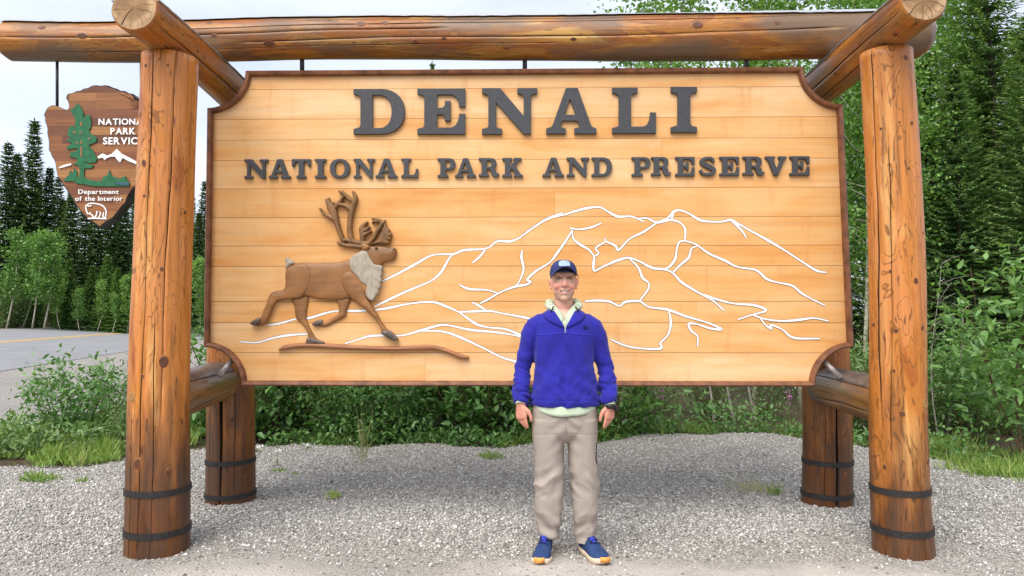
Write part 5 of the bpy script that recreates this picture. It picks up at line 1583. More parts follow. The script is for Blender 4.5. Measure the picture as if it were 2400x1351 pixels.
# --- shirt: chest in the V, collar with hood, cuffs, tail
shv = [tubeE([((0, 0.014, 1.25), 0.165, 0.112), ((0, 0.012, 1.31), 0.165, 0.115), ((0, 0.014, 1.37), 0.160, 0.104), ((0, 0.018, 1.41), 0.130, 0.088), ((0, 0.020, 1.44), 0.088, 0.074), ((0, 0.022, 1.458), 0.066, 0.066)], 28),
       ]
sV, sN, sF = fuse(shv, 0.006, 2)
ks = [f for f in sF if not (np.mean([sV[q] for q in f], 0)[2] > 1.388 and np.mean([sV[q] for q in f], 0)[1] < 0 and abs(np.mean([sV[q] for q in f], 0)[0]) < (np.mean([sV[q] for q in f], 0)[2] - 1.388) * 0.62)]
SH = pp('shirt', sV, ks, SHIRT)
SB = bvh_of(sV, sF)
BB = FB
for s in (-1, 1):       # collar leaves standing at the neck, points lying on the chest
    V = []; nu, nv = 12, 4
    for i in range(nu + 1):
        u = i / nu
        th = math.radians(-88 + 118 * u) 
        for j in range(nv + 1):
            w = j / nv
            zt_ = 1.400 + 0.108 * math.sin(min(1, u * 1.3) * math.pi / 2)
            rx = 0.066 + 0.010 * math.sin(u * 3.1); 
            top = Vector((s * rx * math.cos(th) * (0.25 + 0.75 * min(1, u * 2.2)), 0.018 + (0.074 - 0.0 * u) * math.sin(th) - 0.012 * (1 - u), zt_))
            bot = Vector((s * (0.014 + (0.085 * math.cos(th) + 0.012) * min(1, 0.35 + u)), 0.010 + 0.094 * math.sin(th) - 0.010 * (1 - u), zt_ - 0.030 - 0.030 * math.exp(-((u - 0.18) / 0.16) ** 2)))
            p = top.lerp(bot, w); p += Vector((s * 0.5, -0.6, 0)).normalized() * 0.010 * math.sin(w * math.pi)
            V.append(p)
    k = nv + 1
    Fc = [(i * k + j, i * k + j + 1, (i + 1) * k + j + 1, (i + 1) * k + j) for i in range(nu) for j in range(nv)]
    o = pp('shirt_collar', V, Fc, SHIRT, SH); m_ = o.modifiers.new('t', 'SOLIDIFY'); m_.thickness = 0.004; m_.offset = 0
# bunched hood lying behind the neck and over the collar
hood = []
path = []
for i in range(15):
    th = math.radians(-52 + 284 * i / 14) if False else math.radians(-38 + 256 * i / 14)
    path.append((Vector((0.096 * math.cos(th), 0.024 + 0.088 * math.sin(th), 1.486 + 0.022 * math.sin(th))), 0.023 + 0.006 * math.sin(i * 1.9), 0.030 + 0.008 * math.sin(i * 2.6 + 1)))
hood.append(tubeE(path, 12))
hV2, hN2, hF2 = fuse(hood, 0.005, 2)
for i, v in enumerate(hV2): hV2[i] = v + hN2[i] * 0.008 * nz3(v, 32)
pp('hood', hV2, hF2, SHIRT, SH)
for s in (-1, 1):       # dark drawcord toggles on the hood
    V, Fc = tube_verts([(s * 0.066, -0.066, 1.476), (s * 0.075, -0.078, 1.458), (s * 0.082, -0.080, 1.444)], [0.0045, 0.005, 0.004], 8); pp('toggle', V, Fc, BLACK, SH)
V, Fc = tube_verts([(0.0, jy(0, 1.385) + 0.004, 1.372), (0.0, jy(0, 1.385) + 0.0, 1.372)], 0.004, 8)
# shirt tail below the hem
V = []; nu, nv = 28, 6
for i in range(nu + 1):
    a = -1 + 2 * i / nu
    for j in range(nv + 1):
        w = j / nv
        th = math.radians(-90 + 84 * a)
        drop = 0.084 - 0.075 * abs(a) ** 2.2
        z = 0.925 + (-0.095 + 0.075 * abs(a) ** 2.4 + 0.002 * math.sin(a * 7)) * w
        V.append((0.004 + 0.196 * math.cos(th), 0.010 + (0.134 + 0.004 * w) * math.sin(th) + 0.003 * math.sin(a * 14) * w, z))
k = nv + 1
Fc = [(i * k + j, (i + 1) * k + j, (i + 1) * k + j + 1, i * k + j + 1) for i in range(nu) for j in range(nv)]
o = pp('shirt_tail', V, Fc, SHIRT, SH); m_ = o.modifiers.new('t', 'SOLIDIFY'); m_.thickness = 0.002; m_.offset = 0
for s in (-1, 1):       # cuffs of shirt
    sh, el, wr = ARM[s]; d = (wr - el).normalized()
    V, Fc = tubeE([(wr - d * 0.035, 0.028, 0.032), (wr - d * 0.012, 0.030, 0.035), (wr + d * (0.002 if s < 0 else 0.012), 0.035, 0.041), (wr + d * (0.0025 if s < 0 else 0.0125), 0.028, 0.033)], 20)
    pp('shirt_cuff', V, Fc, SHIRT, SH)
sh, el, wr = ARM[1]; d = (wr - el).normalized()
V, Fc = tubeE([(wr + d * 0.013, 0.031, 0.038), (wr + d * 0.016, 0.034, 0.041), (wr + d * 0.034, 0.033, 0.040), (wr + d * 0.036, 0.029, 0.036)], 22)
WATCH = pp('watch', V, Fc, BLACK)
V, Fc = ball(wr + d * 0.026 + Vector((0.034, -0.012, 0)), 0.009, 0.019, 0.020, 14); pp('watch_case', V, Fc, BLACK, WATCH)
# --- trousers
tr_ = [tubeE([((0.003, 0.01, 0.93), 0.180, 0.118), ((0.003, 0.01, 0.86), 0.194, 0.126), ((0.004, 0.012, 0.78), 0.198, 0.126), ((0.005, 0.014, 0.73), 0.180, 0.116), ((0.006, 0.014, 0.69), 0.125, 0.095), ((0.008, 0.014, 0.665), 0.06, 0.06)], 28, 2.4)]
LEGR = {-1: [(0.80, -0.098, .100, .118), (0.70, -0.097, .098, .112), (0.60, -0.094, .093, .104), (0.49, -0.090, .090, .098), (0.38, -0.094, .089, .094), (0.26, -0.096, .085, .090), (0.17, -0.092, .074, .086), (0.10, -0.090, .064, .082)],
        1: [(0.80, 0.108, .098, .118), (0.70, 0.110, .094, .112), (0.60, 0.113, .089, .104), (0.49, 0.118, .087, .098), (0.38, 0.124, .085, .094), (0.26, 0.128, .080, .090), (0.17, 0.127, .073, .086), (0.065, 0.126, .068, .084)]}
for s in (-1, 1):
    tr_.append(tubeE([((x, 0.015 + 0.02 * (z < 0.2), z), rx * 0.985, ry) for z, x, rx, ry in LEGR[s]], 22, 2.2))
tV, tN, tF = fuse(tr_, 0.0062, 3, 0.5)
for i, v in enumerate(tV):
    x, y, z = v; s = -1 if x < 0.012 else 1
    lx = (x - (-0.093 if s < 0 else 0.119)) / 0.09
    d = 0.0
    kn = math.exp(-((z - 0.43) / 0.10) ** 2)
    bot = math.exp(-((z - 0.17) / 0.075) ** 2)
    th_ = float(sstep(0.5, 0.75, z))
    # diagonal drag folds around the knee and stacked folds above the shoe
    d += 0.009 * kn * math.sin(z * 44 + s * lx * 2.8 + 2.4 * nz3(v, 5)) * (0.45 + 0.7 * nz3((x * 2, y, z), 7))
    d += 0.009 * bot * math.sin(z * 62 - s * lx * 2.2 + 2.0 * nz3(v, 7)) * (0.6 + 0.4 * nz3((x, y, z), 6))
    rf = nz3((x * 0.9 + s * 4, y * 0.9, z * 1.1 + s * lx * 0.05 * (1 if z > 0.35 else -1)), 12)
    d += 0.014 * (kn + 0.9 * bot) * (0.35 - abs(rf) * 1.9)
    d += 0.008 * nz3((x * 1.6, y, z * 0.6), 9) * (1 - 0.5 * th_)
    d += 0.004 * th_ * math.sin((x * s * 0.6 + z) * 70 + 3 * nz3(v, 6)) * math.exp(-((abs(x) - 0.04) / 0.05) ** 2) * (y < 0)
    if y < 0: d -= 0.0022 * math.exp(-((z - (0.728 - 0.25 * abs(x - 0.01) * 0.3)) / 0.004) ** 2)
    if y < 0 and z > 0.68: d -= 0.006 * math.exp(-((x - 0.008) / 0.005) ** 2)
    tV[i] = v + tN[i] * d
TR = pp('trousers', tV, tF, CHINO)
TB = bvh_of(tV, tF)
strip_on('pocket_zip', [(0.188 + 0.004 * math.sin(i), 0.66 - i * 0.017) for i in range(8)], 0.006, 0.002, BLACK, TR, bv=TB)
# --- shoes
def make_shoe(pos, yaw, side):
    R_ = Matrix.Rotation(yaw, 3, 'Z')
    def T(V): return [R_ @ (Vector(v) * 1.09) + Vector(pos) for v in V]
    # length along -y, heel at y=+0.10, toe at y=-0.19
    ts = np.linspace(0, 1, 15)
    def half(t):   # half width along the shoe
        return np.interp(t, [0, .06, .15, .35, .5, .68, .82, .92, .97, 1.0], [.016, .030, .036, .036, .039, .049, .050, .043, .032, .012])
    def cx(t): return side * np.interp(t, [0, .4, .7, 1], [0, 0.002, -0.002, -0.010]) * -1
    sole = []
    V, Fc = [], []
    NS = 40
    for lv, (z, k) in enumerate(((0.000, 0.94), (0.006, 1.02), (0.020, 1.06), (0.030, 1.02))):
        for i in range(NS):
            a = i / NS
            t = a * 2 if a < 0.5 else 2 - a * 2
            w = float(half(t)) * (1 if a < 0.5 else -1)
            yy = 0.102 - 0.296 * t
            up = 0.012 * max(0, (t - 0.8) / 0.2) ** 2
            V.append((cx(t) + w * k, yy * (1.0 + 0.02 * (k - 1) * 10), z + up + 0.010 * max(0, 0.3 - t)))
    for lv in range(3):
        for i in range(NS):
            j = (i + 1) % NS
            Fc.append((lv * NS + i, lv * NS + j, (lv + 1) * NS + j, (lv + 1) * NS + i))
    Fc.append(tuple(range(NS))[::-1]); Fc.append(tuple(3 * NS + i for i in range(NS)))
    rings = []
    up = []
    for t in np.linspace(0.01, 0.985, 18):
        yy = 0.102 - 0.296 * t
        h = np.interp(t, [0, .08, .2, .33, .45, .6, .75, .88, .96, 1.0], [.075, .090, .092, .100, .098, .078, .060, .052, .043, .030])
        w = float(half(t)) * 1.0
        up.append(((cx(t), yy, h * 0.42 + 0.004), max(w, .012), h * 0.58, (1, 0, 0), (0, 0, 1)))
    upp = [tubeE(up, 22, 2.3)]
    uV, uN, uF = fuse(upp, 0.005, 2)
    for i, v in enumerate(uV):
        if v[2] < 0.012: uV[i][2] = 0.012
    sh_ = pp('shoe', T(uV), uF, SHOE)
    pp('sole', T(V), Fc, SOLE, sh_)
    # toe bumper
    tv, tf = [], []
    for i in range(9):
        a = -0.55 + 1.1 * i / 8
        t = 1 - 0.10 * abs(a) ** 1.6 * 2
        w = math.sin(a) * 0.050
        for z, k in ((0.010, 1.0), (0.030, 1.0), (0.036, 0.96)):
            tv.append((cx(1) + w, -0.199 + 0.045 * a * a + (1 - k) * 0.1, z + 0.008))
    for i in range(8):
        for j in range(2): tf.append((i * 3 + j, (i + 1) * 3 + j, (i + 1) * 3 + j + 1, i * 3 + j + 1))
    o = pp('toe_cap', T(tv), tf, TOE, sh_); m_ = o.modifiers.new('t', 'SOLIDIFY'); m_.thickness = 0.006; m_.offset = 0
    # tongue and laces
    ub = bvh_of(uV, uF)
    def topz(x, y):
        h = ub.ray_cast(Vector((x, y, 0.5)), Vector((0, 0, -1))); return h[0].z if h[0] else 0.06
    tv, tf = [], []
    for i in range(10):
        y = -0.075 + 0.085 * i / 9
        for q in (-1, 0, 1):
            tv.append((q * (0.012 + 0.008 * i / 9), y, topz(q * 0.012, min(y, 0.0)) + 0.004 + 0.022 * (i / 9) ** 2 - 0.003 * abs(q)))
    for i in range(9):
        for q in range(2): tf.append((i * 3 + q, i * 3 + q + 1, (i + 1) * 3 + q + 1, (i + 1) * 3 + q))
    o = pp('tongue', T(tv), tf, SHOEB, sh_); m_ = o.modifiers.new('t', 'SOLIDIFY'); m_.thickness = 0.005; m_.offset = 0
    for k in range(5):
        y = -0.078 + 0.019 * k
        pts = [(x, y + 0.006 * math.sin(x * 60 * (1 if k % 2 else -1)), topz(x, y) + 0.008) for x in np.linspace(-0.026, 0.026, 7)]
        lv, lf = tube_verts(T(pts), 0.0032, 6); pp('lace', lv, lf, LACE, sh_)
    return sh_
make_shoe((-0.118, -0.005, 0.0), math.radians(-9), -1)
make_shoe((0.146, -0.005, 0.0), math.radians(17), 1)
PERSON.location.z = float(gz(PX, PY0) + 0.012)
# the head sits a little lower and longer than it was laid out
def lower_head(o):
    me = o.data; n = len(me.vertices); co = np.empty(n * 3, np.float32); me.vertices.foreach_get('co', co); co = co.reshape(-1, 3)
    m = co[:, 2] > 1.45
    co[m, 2] = np.interp(co[m, 2], [1.45, 1.545, 1.665, 1.772, 2.0], [1.45, 1.517, 1.650, 1.7625, 1.99])
    me.vertices.foreach_set('co', co.ravel()); me.update()
for o in [PERSON, CAP] + list(CAP.children) + [c for c in PERSON.children if c.name.split('.')[0] in ('lips', 'mouth', 'teeth', 'eyelid_line', 'eye', 'iris', 'eyebrow', 'hair')]:
    lower_head(o)
# ------------------------------------------------------------------ vegetation
def unit(a): return a / (np.linalg.norm(a, axis=-1, keepdims=True) + 1e-9)
def leaf_mesh(B, D, U, Ln, W, fold=0.25, detail=1, curl=0.15):
    """B base points, D directions, U up-ish normals, length and width arrays -> verts, tri faces (n*2 or n*4)"""
    n = len(B)
    D = unit(D); S = unit(np.cross(D, U)); U = np.cross(S, D)
    Ln = np.asarray(Ln)[:, None]; W = np.asarray(W)[:, None]
    tip = B + D * Ln - U * Ln * curl
    if detail == 1:
        mid = B + (tip - B) * 0.45 + U * Ln * curl * 0.06
        L = mid - S * W * 0.5 + U * W * fold; R = mid + S * W * 0.5 + U * W * fold
        V = np.stack([B, R, tip, L], 1).reshape(-1, 3)
        f = np.array([[0, 1, 2], [0, 2, 3]])
        k = 4
    else:
        m1 = B + D * Ln * 0.28; m2 = B + D * Ln * 0.66 - U * Ln * curl * 0.4
        V = np.stack([B, m1 + S * W * 0.46 + U * W * fold, m2 + S * W * 0.36 + U * W * fold * 0.8, tip, m2 - S * W * 0.36 + U * W * fold * 0.8, m1 - S * W * 0.46 + U * W * fold], 1).reshape(-1, 3)
        f = np.array([[0, 1, 2], [0, 2, 3], [0, 3, 4], [0, 4, 5]])
        k = 6
    Fc = (f[None] + (np.arange(n) * k)[:, None, None]).reshape(-1, 3)
    return V, Fc, k
def merge(parts):
    V, Fc, sh, o = [], [], [], 0
    for v, f, s in parts:
        V.append(v); Fc.append(f + o); sh.append(s); o += len(v)
    return np.vstack(V), np.vstack(Fc), np.concatenate(sh)
def limbs(segs, n=6):
    """several tapered tubes as one mesh"""
    V, Fc = [], []
    for pts, rad in segs:
        v, f = tube_verts(pts, rad, n); o = len(V); V += v; Fc += [tuple(i + o for i in g) for g in f]
    return V, Fc

def spruce_proto(H, R, seed, mat, whorls, per, twigs, tl, tw, bare=0.06, power=0.85, rag=0.35, bark=BARK, lower_dead=False):
    rg = np.random.default_rng(seed)
    B, D, U, L, W, S = [], [], [], [], [], []
    segs = [([Vector((0.03 * math.sin(i * 1.1 + seed) * (i / 10), 0.03 * math.cos(i * 1.7 + seed) * (i / 10), -0.15 + (H + 0.15) * i / 10)) for i in range(11)], [max(0.008, H * 0.0105 * (1 - i / 10.5)) for i in range(11)])]
    for w in range(whorls):
        f = (w + rg.random() * 0.6) / whorls
        z = H * (bare + (1 - bare) * f)
        env = R * (1 - f) ** power * (0.55 + 0.45 * min(1, f * 6 + 0.35)) + 0.05
        a0 = rg.random() * 6.283
        for b in range(per):
            a = a0 + 6.283 * b / per + rg.normal(0, 0.22)
            ln = env * (1 - rag * rg.random() ** 1.5)
            if rg.random() < 0.05: ln *= 1.25
            dr = np.array([math.cos(a), math.sin(a), 0])
            droop = (0.50 - 0.75 * f) * (0.8 + 0.4 * rg.random())
            p0 = np.array([0, 0, z])
            m = max(2, int(twigs * (0.35 + 0.65 * ln / (R + 1e-6))))
            ts = (np.arange(m) + rg.random(m)) / m
            pos = p0 + dr * (ts * ln)[:, None]
            pos[:, 2] += -droop * ln * ts + 0.16 * ln * ts ** 3 * 1.2
            side = np.array([-dr[1], dr[0], 0])
            sg = np.where(np.arange(m) % 2 == 0, 1.0, -1.0)
            fan = 0.95 - 0.55 * ts
            d = dr[None] * (0.55 + 0.5 * ts)[:, None] + side[None] * (sg * fan)[:, None] + np.array([0, 0, -0.12])[None] + rg.normal(0, 0.18, (m, 3))
            B.append(pos); D.append(d); U.append(np.tile([0, 0, 1.0], (m, 1)) + rg.normal(0, 0.35, (m, 3)))
            lt = tl * (0.55 + 0.6 * rg.random(m)) * (1 - 0.45 * ts) * (0.55 + 0.45 * (1 - f))
            L.append(lt); W.append(tw * (0.7 + 0.6 * rg.random(m)))
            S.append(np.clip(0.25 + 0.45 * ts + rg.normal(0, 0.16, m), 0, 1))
            # tip shoot
            B.append(pos[-1:]); D.append((dr + np.array([0, 0, 0.15]))[None]); U.append(np.array([[0, 0, 1.0]])); L.append(np.array([tl * 0.55])); W.append(np.array([tw * 0.8])); S.append(np.array([0.9]))
            if lower_dead and f < 0.35 and b % 2 == 0:
                segs.append(([Vector(p0), Vector(pos[m // 2]), Vector(pos[-1])], [0.012, 0.007, 0.003]))
    # leader
    k = 10
    B.append(np.stack([np.zeros(k), np.zeros(k), H * (0.93 + 0.075 * np.arange(k) / k)], 1)); an = np.arange(k) * 2.4
    D.append(np.stack([np.cos(an) * 0.5, np.sin(an) * 0.5, np.ones(k)], 1)); U.append(rg.normal(0, 1, (k, 3))); L.append(np.full(k, tl * 0.5)); W.append(np.full(k, tw * 0.7)); S.append(np.full(k, 0.6))
    B, D, U = map(np.vstack, (B, D, U)); L, W, S = map(np.concatenate, (L, W, S))
    V, Fc, kk = leaf_mesh(B, D, U, L, W, 0.3, 1, 0.12)
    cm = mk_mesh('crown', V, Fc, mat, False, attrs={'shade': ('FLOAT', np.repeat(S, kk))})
    tv, tf = limbs(segs, 7)
    tm = mk_mesh('trunk', tv, tf, bark, True)
    return tm, cm
def broad_proto(H, seed, mat, nlimb, leaves, ll, lw, spread, bark, bare=0.3, trunk_r=0.05, stems=1, detail=1, shade_mu=0.5, cl=0.16):
    """aspen / poplar / shrub: stems, limbs and a crown of real leaves"""
    rg = np.random.default_rng(seed)
    segs, anchors = [], []
    for s in range(stems):
        a = rg.random() * 6.283; tilt = (0.0 if stems == 1 else spread * (0.25 + 0.75 * rg.random()))
        top = np.array([math.cos(a) * tilt, math.sin(a) * tilt, H * (1.0 if stems == 1 else 0.6 + 0.4 * rg.random())])
        if stems == 1: top[:2] = rg.normal(0, H * 0.03, 2)
        base = np.array([0, 0, -0.08]) + np.append(rg.normal(0, 0.06 if stems > 1 else 0, 2), 0)
        bend = rg.normal(0, 0.05 * H, 3); bend[2] = 0
        path = [base + (top - base) * t + bend * math.sin(t * math.pi) for t in np.linspace(0, 1, 9)]
        r0 = trunk_r if stems == 1 else trunk_r * (0.5 + 0.5 * rg.random())
        segs.append(([Vector(p) for p in path], [max(0.003, r0 * (1 - 0.88 * i / 8)) for i in range(9)]))
        for q in range(nlimb):
            t = bare + (1 - bare) * (q + rg.random()) / nlimb
            i = min(7, int(t * 8)); p = path[i] + (path[i + 1] - path[i]) * (t * 8 - i)
            az = rg.random() * 6.283
            le = spread * (0.35 + 0.65 * rg.random()) * (1.15 - 0.75 * t) * (1.0 if stems == 1 else 0.55)
            up = 0.25 + 0.6 * rg.random()
            e = p + le * np.array([math.cos(az), math.sin(az), up])
            mpt = (p + e) / 2 + np.array([0, 0, -0.08 * le])
            segs.append(([Vector(p), Vector(mpt), Vector(e)], [r0 * 0.32, r0 * 0.2, 0.003]))
            for tt in np.linspace(0.25, 1, 6): anchors.append((p + (mpt - p) * min(1, tt * 2) if tt < 0.5 else mpt + (e - mpt) * (tt * 2 - 1), e - p))
        for t in np.linspace(max(bare, 0.2), 1, 7):
            i = min(7, int(t * 8)); anchors.append((path[i] + (path[min(8, i + 1)] - path[i]) * (t * 8 - i), top - base))
    A = np.array([a[0] for a in anchors]); AD = unit(np.array([a[1] for a in anchors]))
    idx = rg.integers(0, len(A), leaves)
    B = A[idx] + rg.normal(0, cl, (leaves, 3)) * np.array([1, 1, 0.8])
    D = AD[idx] * 0.5 + rg.normal(0, 0.7, (leaves, 3)) + np.array([0, 0, 0.12])
    U = rg.normal(0, 0.55, (leaves, 3)) + np.array([0, 0, 1.0])
    B[:, 2] = np.maximum(B[:, 2], 0.03)
    L = ll * (0.55 + 0.65 * rg.random(leaves)); W = L * lw * (0.85 + 0.3 * rg.random(leaves))
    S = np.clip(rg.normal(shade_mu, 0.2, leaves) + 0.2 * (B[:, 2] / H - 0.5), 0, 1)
    V, Fc, kk = leaf_mesh(B, D, U, L, W, 0.16, detail, 0.18)
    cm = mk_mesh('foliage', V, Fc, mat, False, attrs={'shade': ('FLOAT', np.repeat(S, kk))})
    tv, tf = limbs(segs, 6)
    tm = mk_mesh('stems', tv, tf, bark, True)
    return tm, cm
def plant(name, proto, x, y, scale, label, cat, group=None, rot=None, wood='trunk', leaf='crown', sz=None):
    e = empty(name, (x, y, float(gz(x, y))))
    e.rotation_euler.z = random.random() * 6.283 if rot is None else rot
    e.scale = (scale, scale, sz or scale)
    tag(e, label, cat, group)
    link(wood, proto[0], e)
    c = link(leaf, proto[1], e); c['kind'] = 'stuff'
    return e
def at(px, d): return ((px - 1200) / F * d, d)
def height_for(py, x, y):   # tree height so that its top shows at photo row py
    return P(1200, py, y).z - float(gz(x, y))

# --- the wood beyond the road, left
SP = [spruce_proto(10, 1.0, 3, NEEDLE, 80, 8, 16, 0.44, 0.12, power=0.75, rag=0.55), spruce_proto(10, 0.8, 5, NEEDLE, 78, 7, 14, 0.38, 0.115, power=0.55, rag=0.6), spruce_proto(10, 1.35, 8, NEEDLE, 80, 9, 19, 0.48, 0.13, power=0.8, rag=0.5)]
SY = [spruce_proto(5, 1.15, 13, NEEDLE_Y, 52, 9, 15, 0.32, 0.10, bare=0.02, power=0.9), spruce_proto(5, 0.95, 17, NEEDLE_Y, 52, 9, 14, 0.30, 0.095, bare=0.02, power=0.8)]
tall = [(65, 283, 47, 1), (5, 335, 46, 1), (28, 362, 50, 0), (105, 395, 48, 0), (128, 415, 53, 1), (-40, 300, 49, 0), (160, 440, 46, 2), (195, 420, 50, 0), (225, 445, 47, 2), (255, 430, 52, 0), (285, 470, 48, 2), (312, 440, 51, 0), (330, 455, 56, 1),
        (350, 430, 52, 0), (380, 440, 50, 2), (410, 450, 54, 0), (440, 440, 52, 0), (474, 425, 53, 1), (492, 470, 55, 0), (462, 500, 50, 2), (520, 460, 58, 0), (80, 430, 55, 2), (-80, 330, 47, 2), (45, 450, 47, 2), (140, 470, 56, 2), (270, 500, 56, 2), (560, 480, 62, 1)]
for i, (px, py, d, k) in enumerate(tall):
    x, y = at(px, d); h = height_for(py, x, y)
    plant('spruce_tree', SP[k], x, y, h / 10, ['slim dark spruce standing tall in the wood across the road', 'very narrow ragged spruce spire in the wood across the road', 'broad dark spruce filling the wood across the road'][k], 'spruce', ['slim spruces across the road', 'narrow spruce spires across the road', 'broad spruces across the road'][k])
small = [(20, 640, 44, 0), (130, 620, 44.5, 1), (160, 610, 44, 0), (190, 640, 43.5, 1), (215, 625, 44.5, 0), (250, 600, 44, 0), (240, 650, 43.2, 1), (275, 630, 43.5, 0), (300, 580, 44.5, 1), (320, 600, 43.5, 0), (350, 610, 44, 1), (470, 640, 46, 0), (490, 620, 45, 1), (440, 620, 45, 0), (400, 630, 45, 1), (85, 660, 43.8, 0), (-20, 650, 44, 1), (520, 640, 46, 0)]
for i, (px, py, d, k) in enumerate([q for j, q in enumerate(small) if j % 5 not in (1, 3)]):
    x, y = at(px, d); h = height_for(py, x, y)
    plant('young_spruce', SY[k], x, y, h / 5, ['bushy bright green young spruce on the far roadside', 'slender bright green young spruce on the far roadside'][k], 'spruce', ['bushy young spruces on the far roadside', 'slender young spruces on the far roadside'][k])
AS = [broad_proto(6, 21, ASPEN, 26, 1900, 0.17, 0.85, 1.1, BARK_PALE, 0.30, 0.06, cl=0.24), broad_proto(6, 22, ASPEN, 24, 1600, 0.17, 0.85, 0.85, BARK_PALE, 0.34, 0.05, cl=0.22)]
for i, (px, py, d, k) in enumerate([(18, 545, 41.5, 0), (55, 560, 43, 1), (78, 548, 41.5, 1), (105, 552, 42, 0), (-25, 560, 42, 0), (475, 610, 45.5, 0), (145, 640, 42.5, 1), (230, 660, 43, 1), (300, 650, 43, 0), (190, 680, 42.5, 0), (265, 690, 42.5, 1)]):
    x, y = at(px, d); h = height_for(py, x, y)
    plant('aspen_tree', AS[k], x, y, h / 6, 'pale trunked young aspen with light green leaves beside the far road edge', 'aspen', 'young aspens beside the far road edge')
# verge shrubs along the far road edge
VS = [broad_proto(1.6, 33, WILLOW, 6, 900, 0.13, 0.4, 0.9, TWIG, 0.1, 0.015, stems=9, cl=0.14)]
for i in range(22):
    px = -40 + i * 27 + random.uniform(-8, 8); d = 40.5 + 0.045 * max(px, 0) * 0.12 + random.uniform(0, 1.6)
    x, y = at(px, d)
    while road_u(x, y) < 11.3: y += 0.5; x = (px - 1200) / F * y
    plant('roadside_shrub', VS[0], x, y, random.uniform(0.6, 2.0), 'low light green shrub along the far edge of the road', 'shrub', 'low shrubs along the far road edge', wood='stems', leaf='foliage')

# --- the close wood on the right and behind the sign
SN = [spruce_proto(10, 2.0, 41, NEEDLE_N, 62, 9, 46, 0.34, 0.045, bare=0.04, power=0.75, rag=0.4, lower_dead=True), spruce_proto(10, 1.6, 43, NEEDLE_N, 60, 9, 40, 0.32, 0.042, bare=0.06, power=0.6, rag=0.5, lower_dead=True)]
for i, (px, d, h, k) in enumerate([(2345, 11.2, 7.9, 1), (2190, 11.4, 5.6, 0), (2440, 9.9, 5.6, 0), (2255, 10.4, 5.0, 0), (2310, 13.0, 7.2, 0), (2400, 12.5, 6.4, 1), (2260, 15.0, 7.6, 0), (2080, 15.0, 7.0, 1), (2330, 16.5, 8.0, 0), (1990, 16.0, 7.2, 0), (2500, 13.5, 8.0, 1), (2150, 17.5, 8.0, 0), (2420, 18, 8.4, 0), (1850, 17, 5.2, 1), (2600, 12.0, 9.0, 0)]):
    x, y = at(px, d)
    plant('spruce_tree', SN[k], x, y, h / 10, ['wide drooping spruce in the close wood behind the sign', 'tall dark trunked spruce in the close wood behind the sign'][k], 'spruce', ['wide spruces in the close wood', 'tall spruces in the close wood'][k])
AN = [broad_proto(7, 51, ASPEN, 34, 6500, 0.075, 0.85, 1.5, BARK_PALE, 0.28, 0.05, cl=0.20), broad_proto(7, 52, ASPEN, 30, 5200, 0.075, 0.85, 1.2, BARK_PALE, 0.25, 0.04, cl=0.19)]
for i, (px, d, h, k) in enumerate([(1540, 12.5, 7.3, 1), (1640, 11.5, 6.9, 0), (1760, 12.0, 7.2, 0), (1870, 11.0, 6.9, 1), (1960, 12.0, 7.5, 0), (2010, 10.2, 6.4, 1), (2110, 11.2, 7.2, 0), (2195, 12.2, 7.2, 1), (2160, 10.2, 5.0, 0), (2075, 12.6, 8.0, 0), (1810, 13.5, 7.6, 1), (2225, 13.5, 7.8, 0), (1480, 13.5, 6.9, 1)]):
    x, y = at(px, d)
    plant('aspen_tree', AN[k], x, y, h / 7, ['full leafy aspen growing in the close wood behind the sign', 'slender aspen growing in the close wood behind the sign'][k], 'aspen', ['full aspens behind the sign', 'slender aspens behind the sign'][k])
# young spruce top showing over the board
x, y = at(1010, 12.0)
plant('spruce_sapling', SY[1], x, y, height_for(150, x, y) / 5 * 0.25, 'lone spruce whose tip just shows between board and beam', 'spruce', sz=height_for(150, x, y) / 5)
# shrubs under the board
PB_ = [broad_proto(1.7, 61, POPLAR, 7, 1500, 0.105, 0.58, 0.95, TWIG, 0.06, 0.014, stems=10, detail=2, cl=0.13), broad_proto(1.7, 62, POPLAR, 7, 1300, 0.12, 0.60, 0.85, TWIG, 0.06, 0.014, stems=8, detail=2, cl=0.13), broad_proto(1.5, 63, WILLOW, 8, 1700, 0.075, 0.36, 0.8, TWIG, 0.06, 0.010, stems=11, detail=1, cl=0.11)]
sl = ['dense poplar shrub with broad glossy leaves in the thicket below the board', 'large leaved poplar shrub in the thicket below the board', 'fine leaved willow shrub in the thicket below the board']
sg_ = ['dense poplar shrubs below the board', 'large leaved poplar shrubs below the board', 'fine willow shrubs below the board']
rs = random.Random(5)
for row, (dd, step) in enumerate(((0.55, 0.62), (1.25, 0.7), (2.1, 0.9))):
    x = -3.3
    while x < 4.4:
        xx = x + rs.uniform(-0.15, 0.15)
        y = float(lot_edge(xx)) + dd + rs.uniform(-0.12, 0.15)
        right = xx > 1.3
        k = rs.choice([0, 1, 0]) if not right else rs.choice([2, 2, 0])
        s = rs.uniform(0.55, 1.05) * (0.8 if right and row == 0 else 1.0)
        if right and rs.random() < (0.75, 0.35, 0.1)[row]: x += step; continue
        if not right and row == 0 and rs.random() < 0.22: x += step * 0.7; continue
        plant('shrub', PB_[k], xx, y, s, sl[k], 'shrub', sg_[k], wood='stems', leaf='foliage')
        x += step * rs.uniform(0.85, 1.15)
# left roadside bush, beside the left front post
for (px, d, s, k, lab) in ((215, 8.35, 0.62, 0, 'leafy poplar bush between the left post and the road'), (160, 8.6, 0.55, 0, 'round poplar bush in the middle of the roadside patch'), (300, 8.0, 0.42, 2, 'small feathery willow bush close beside the left front post'), (290, 9.0, 0.62, 2, 'taller willow bush behind the left front post'), (474, 9.0, 0.42, 0, 'poplar bush showing between the left front and rear posts')):
    x, y = at(px, d)
    plant('bush', PB_[k], x, y, s, lab, 'bush', wood='stems', leaf='foliage')
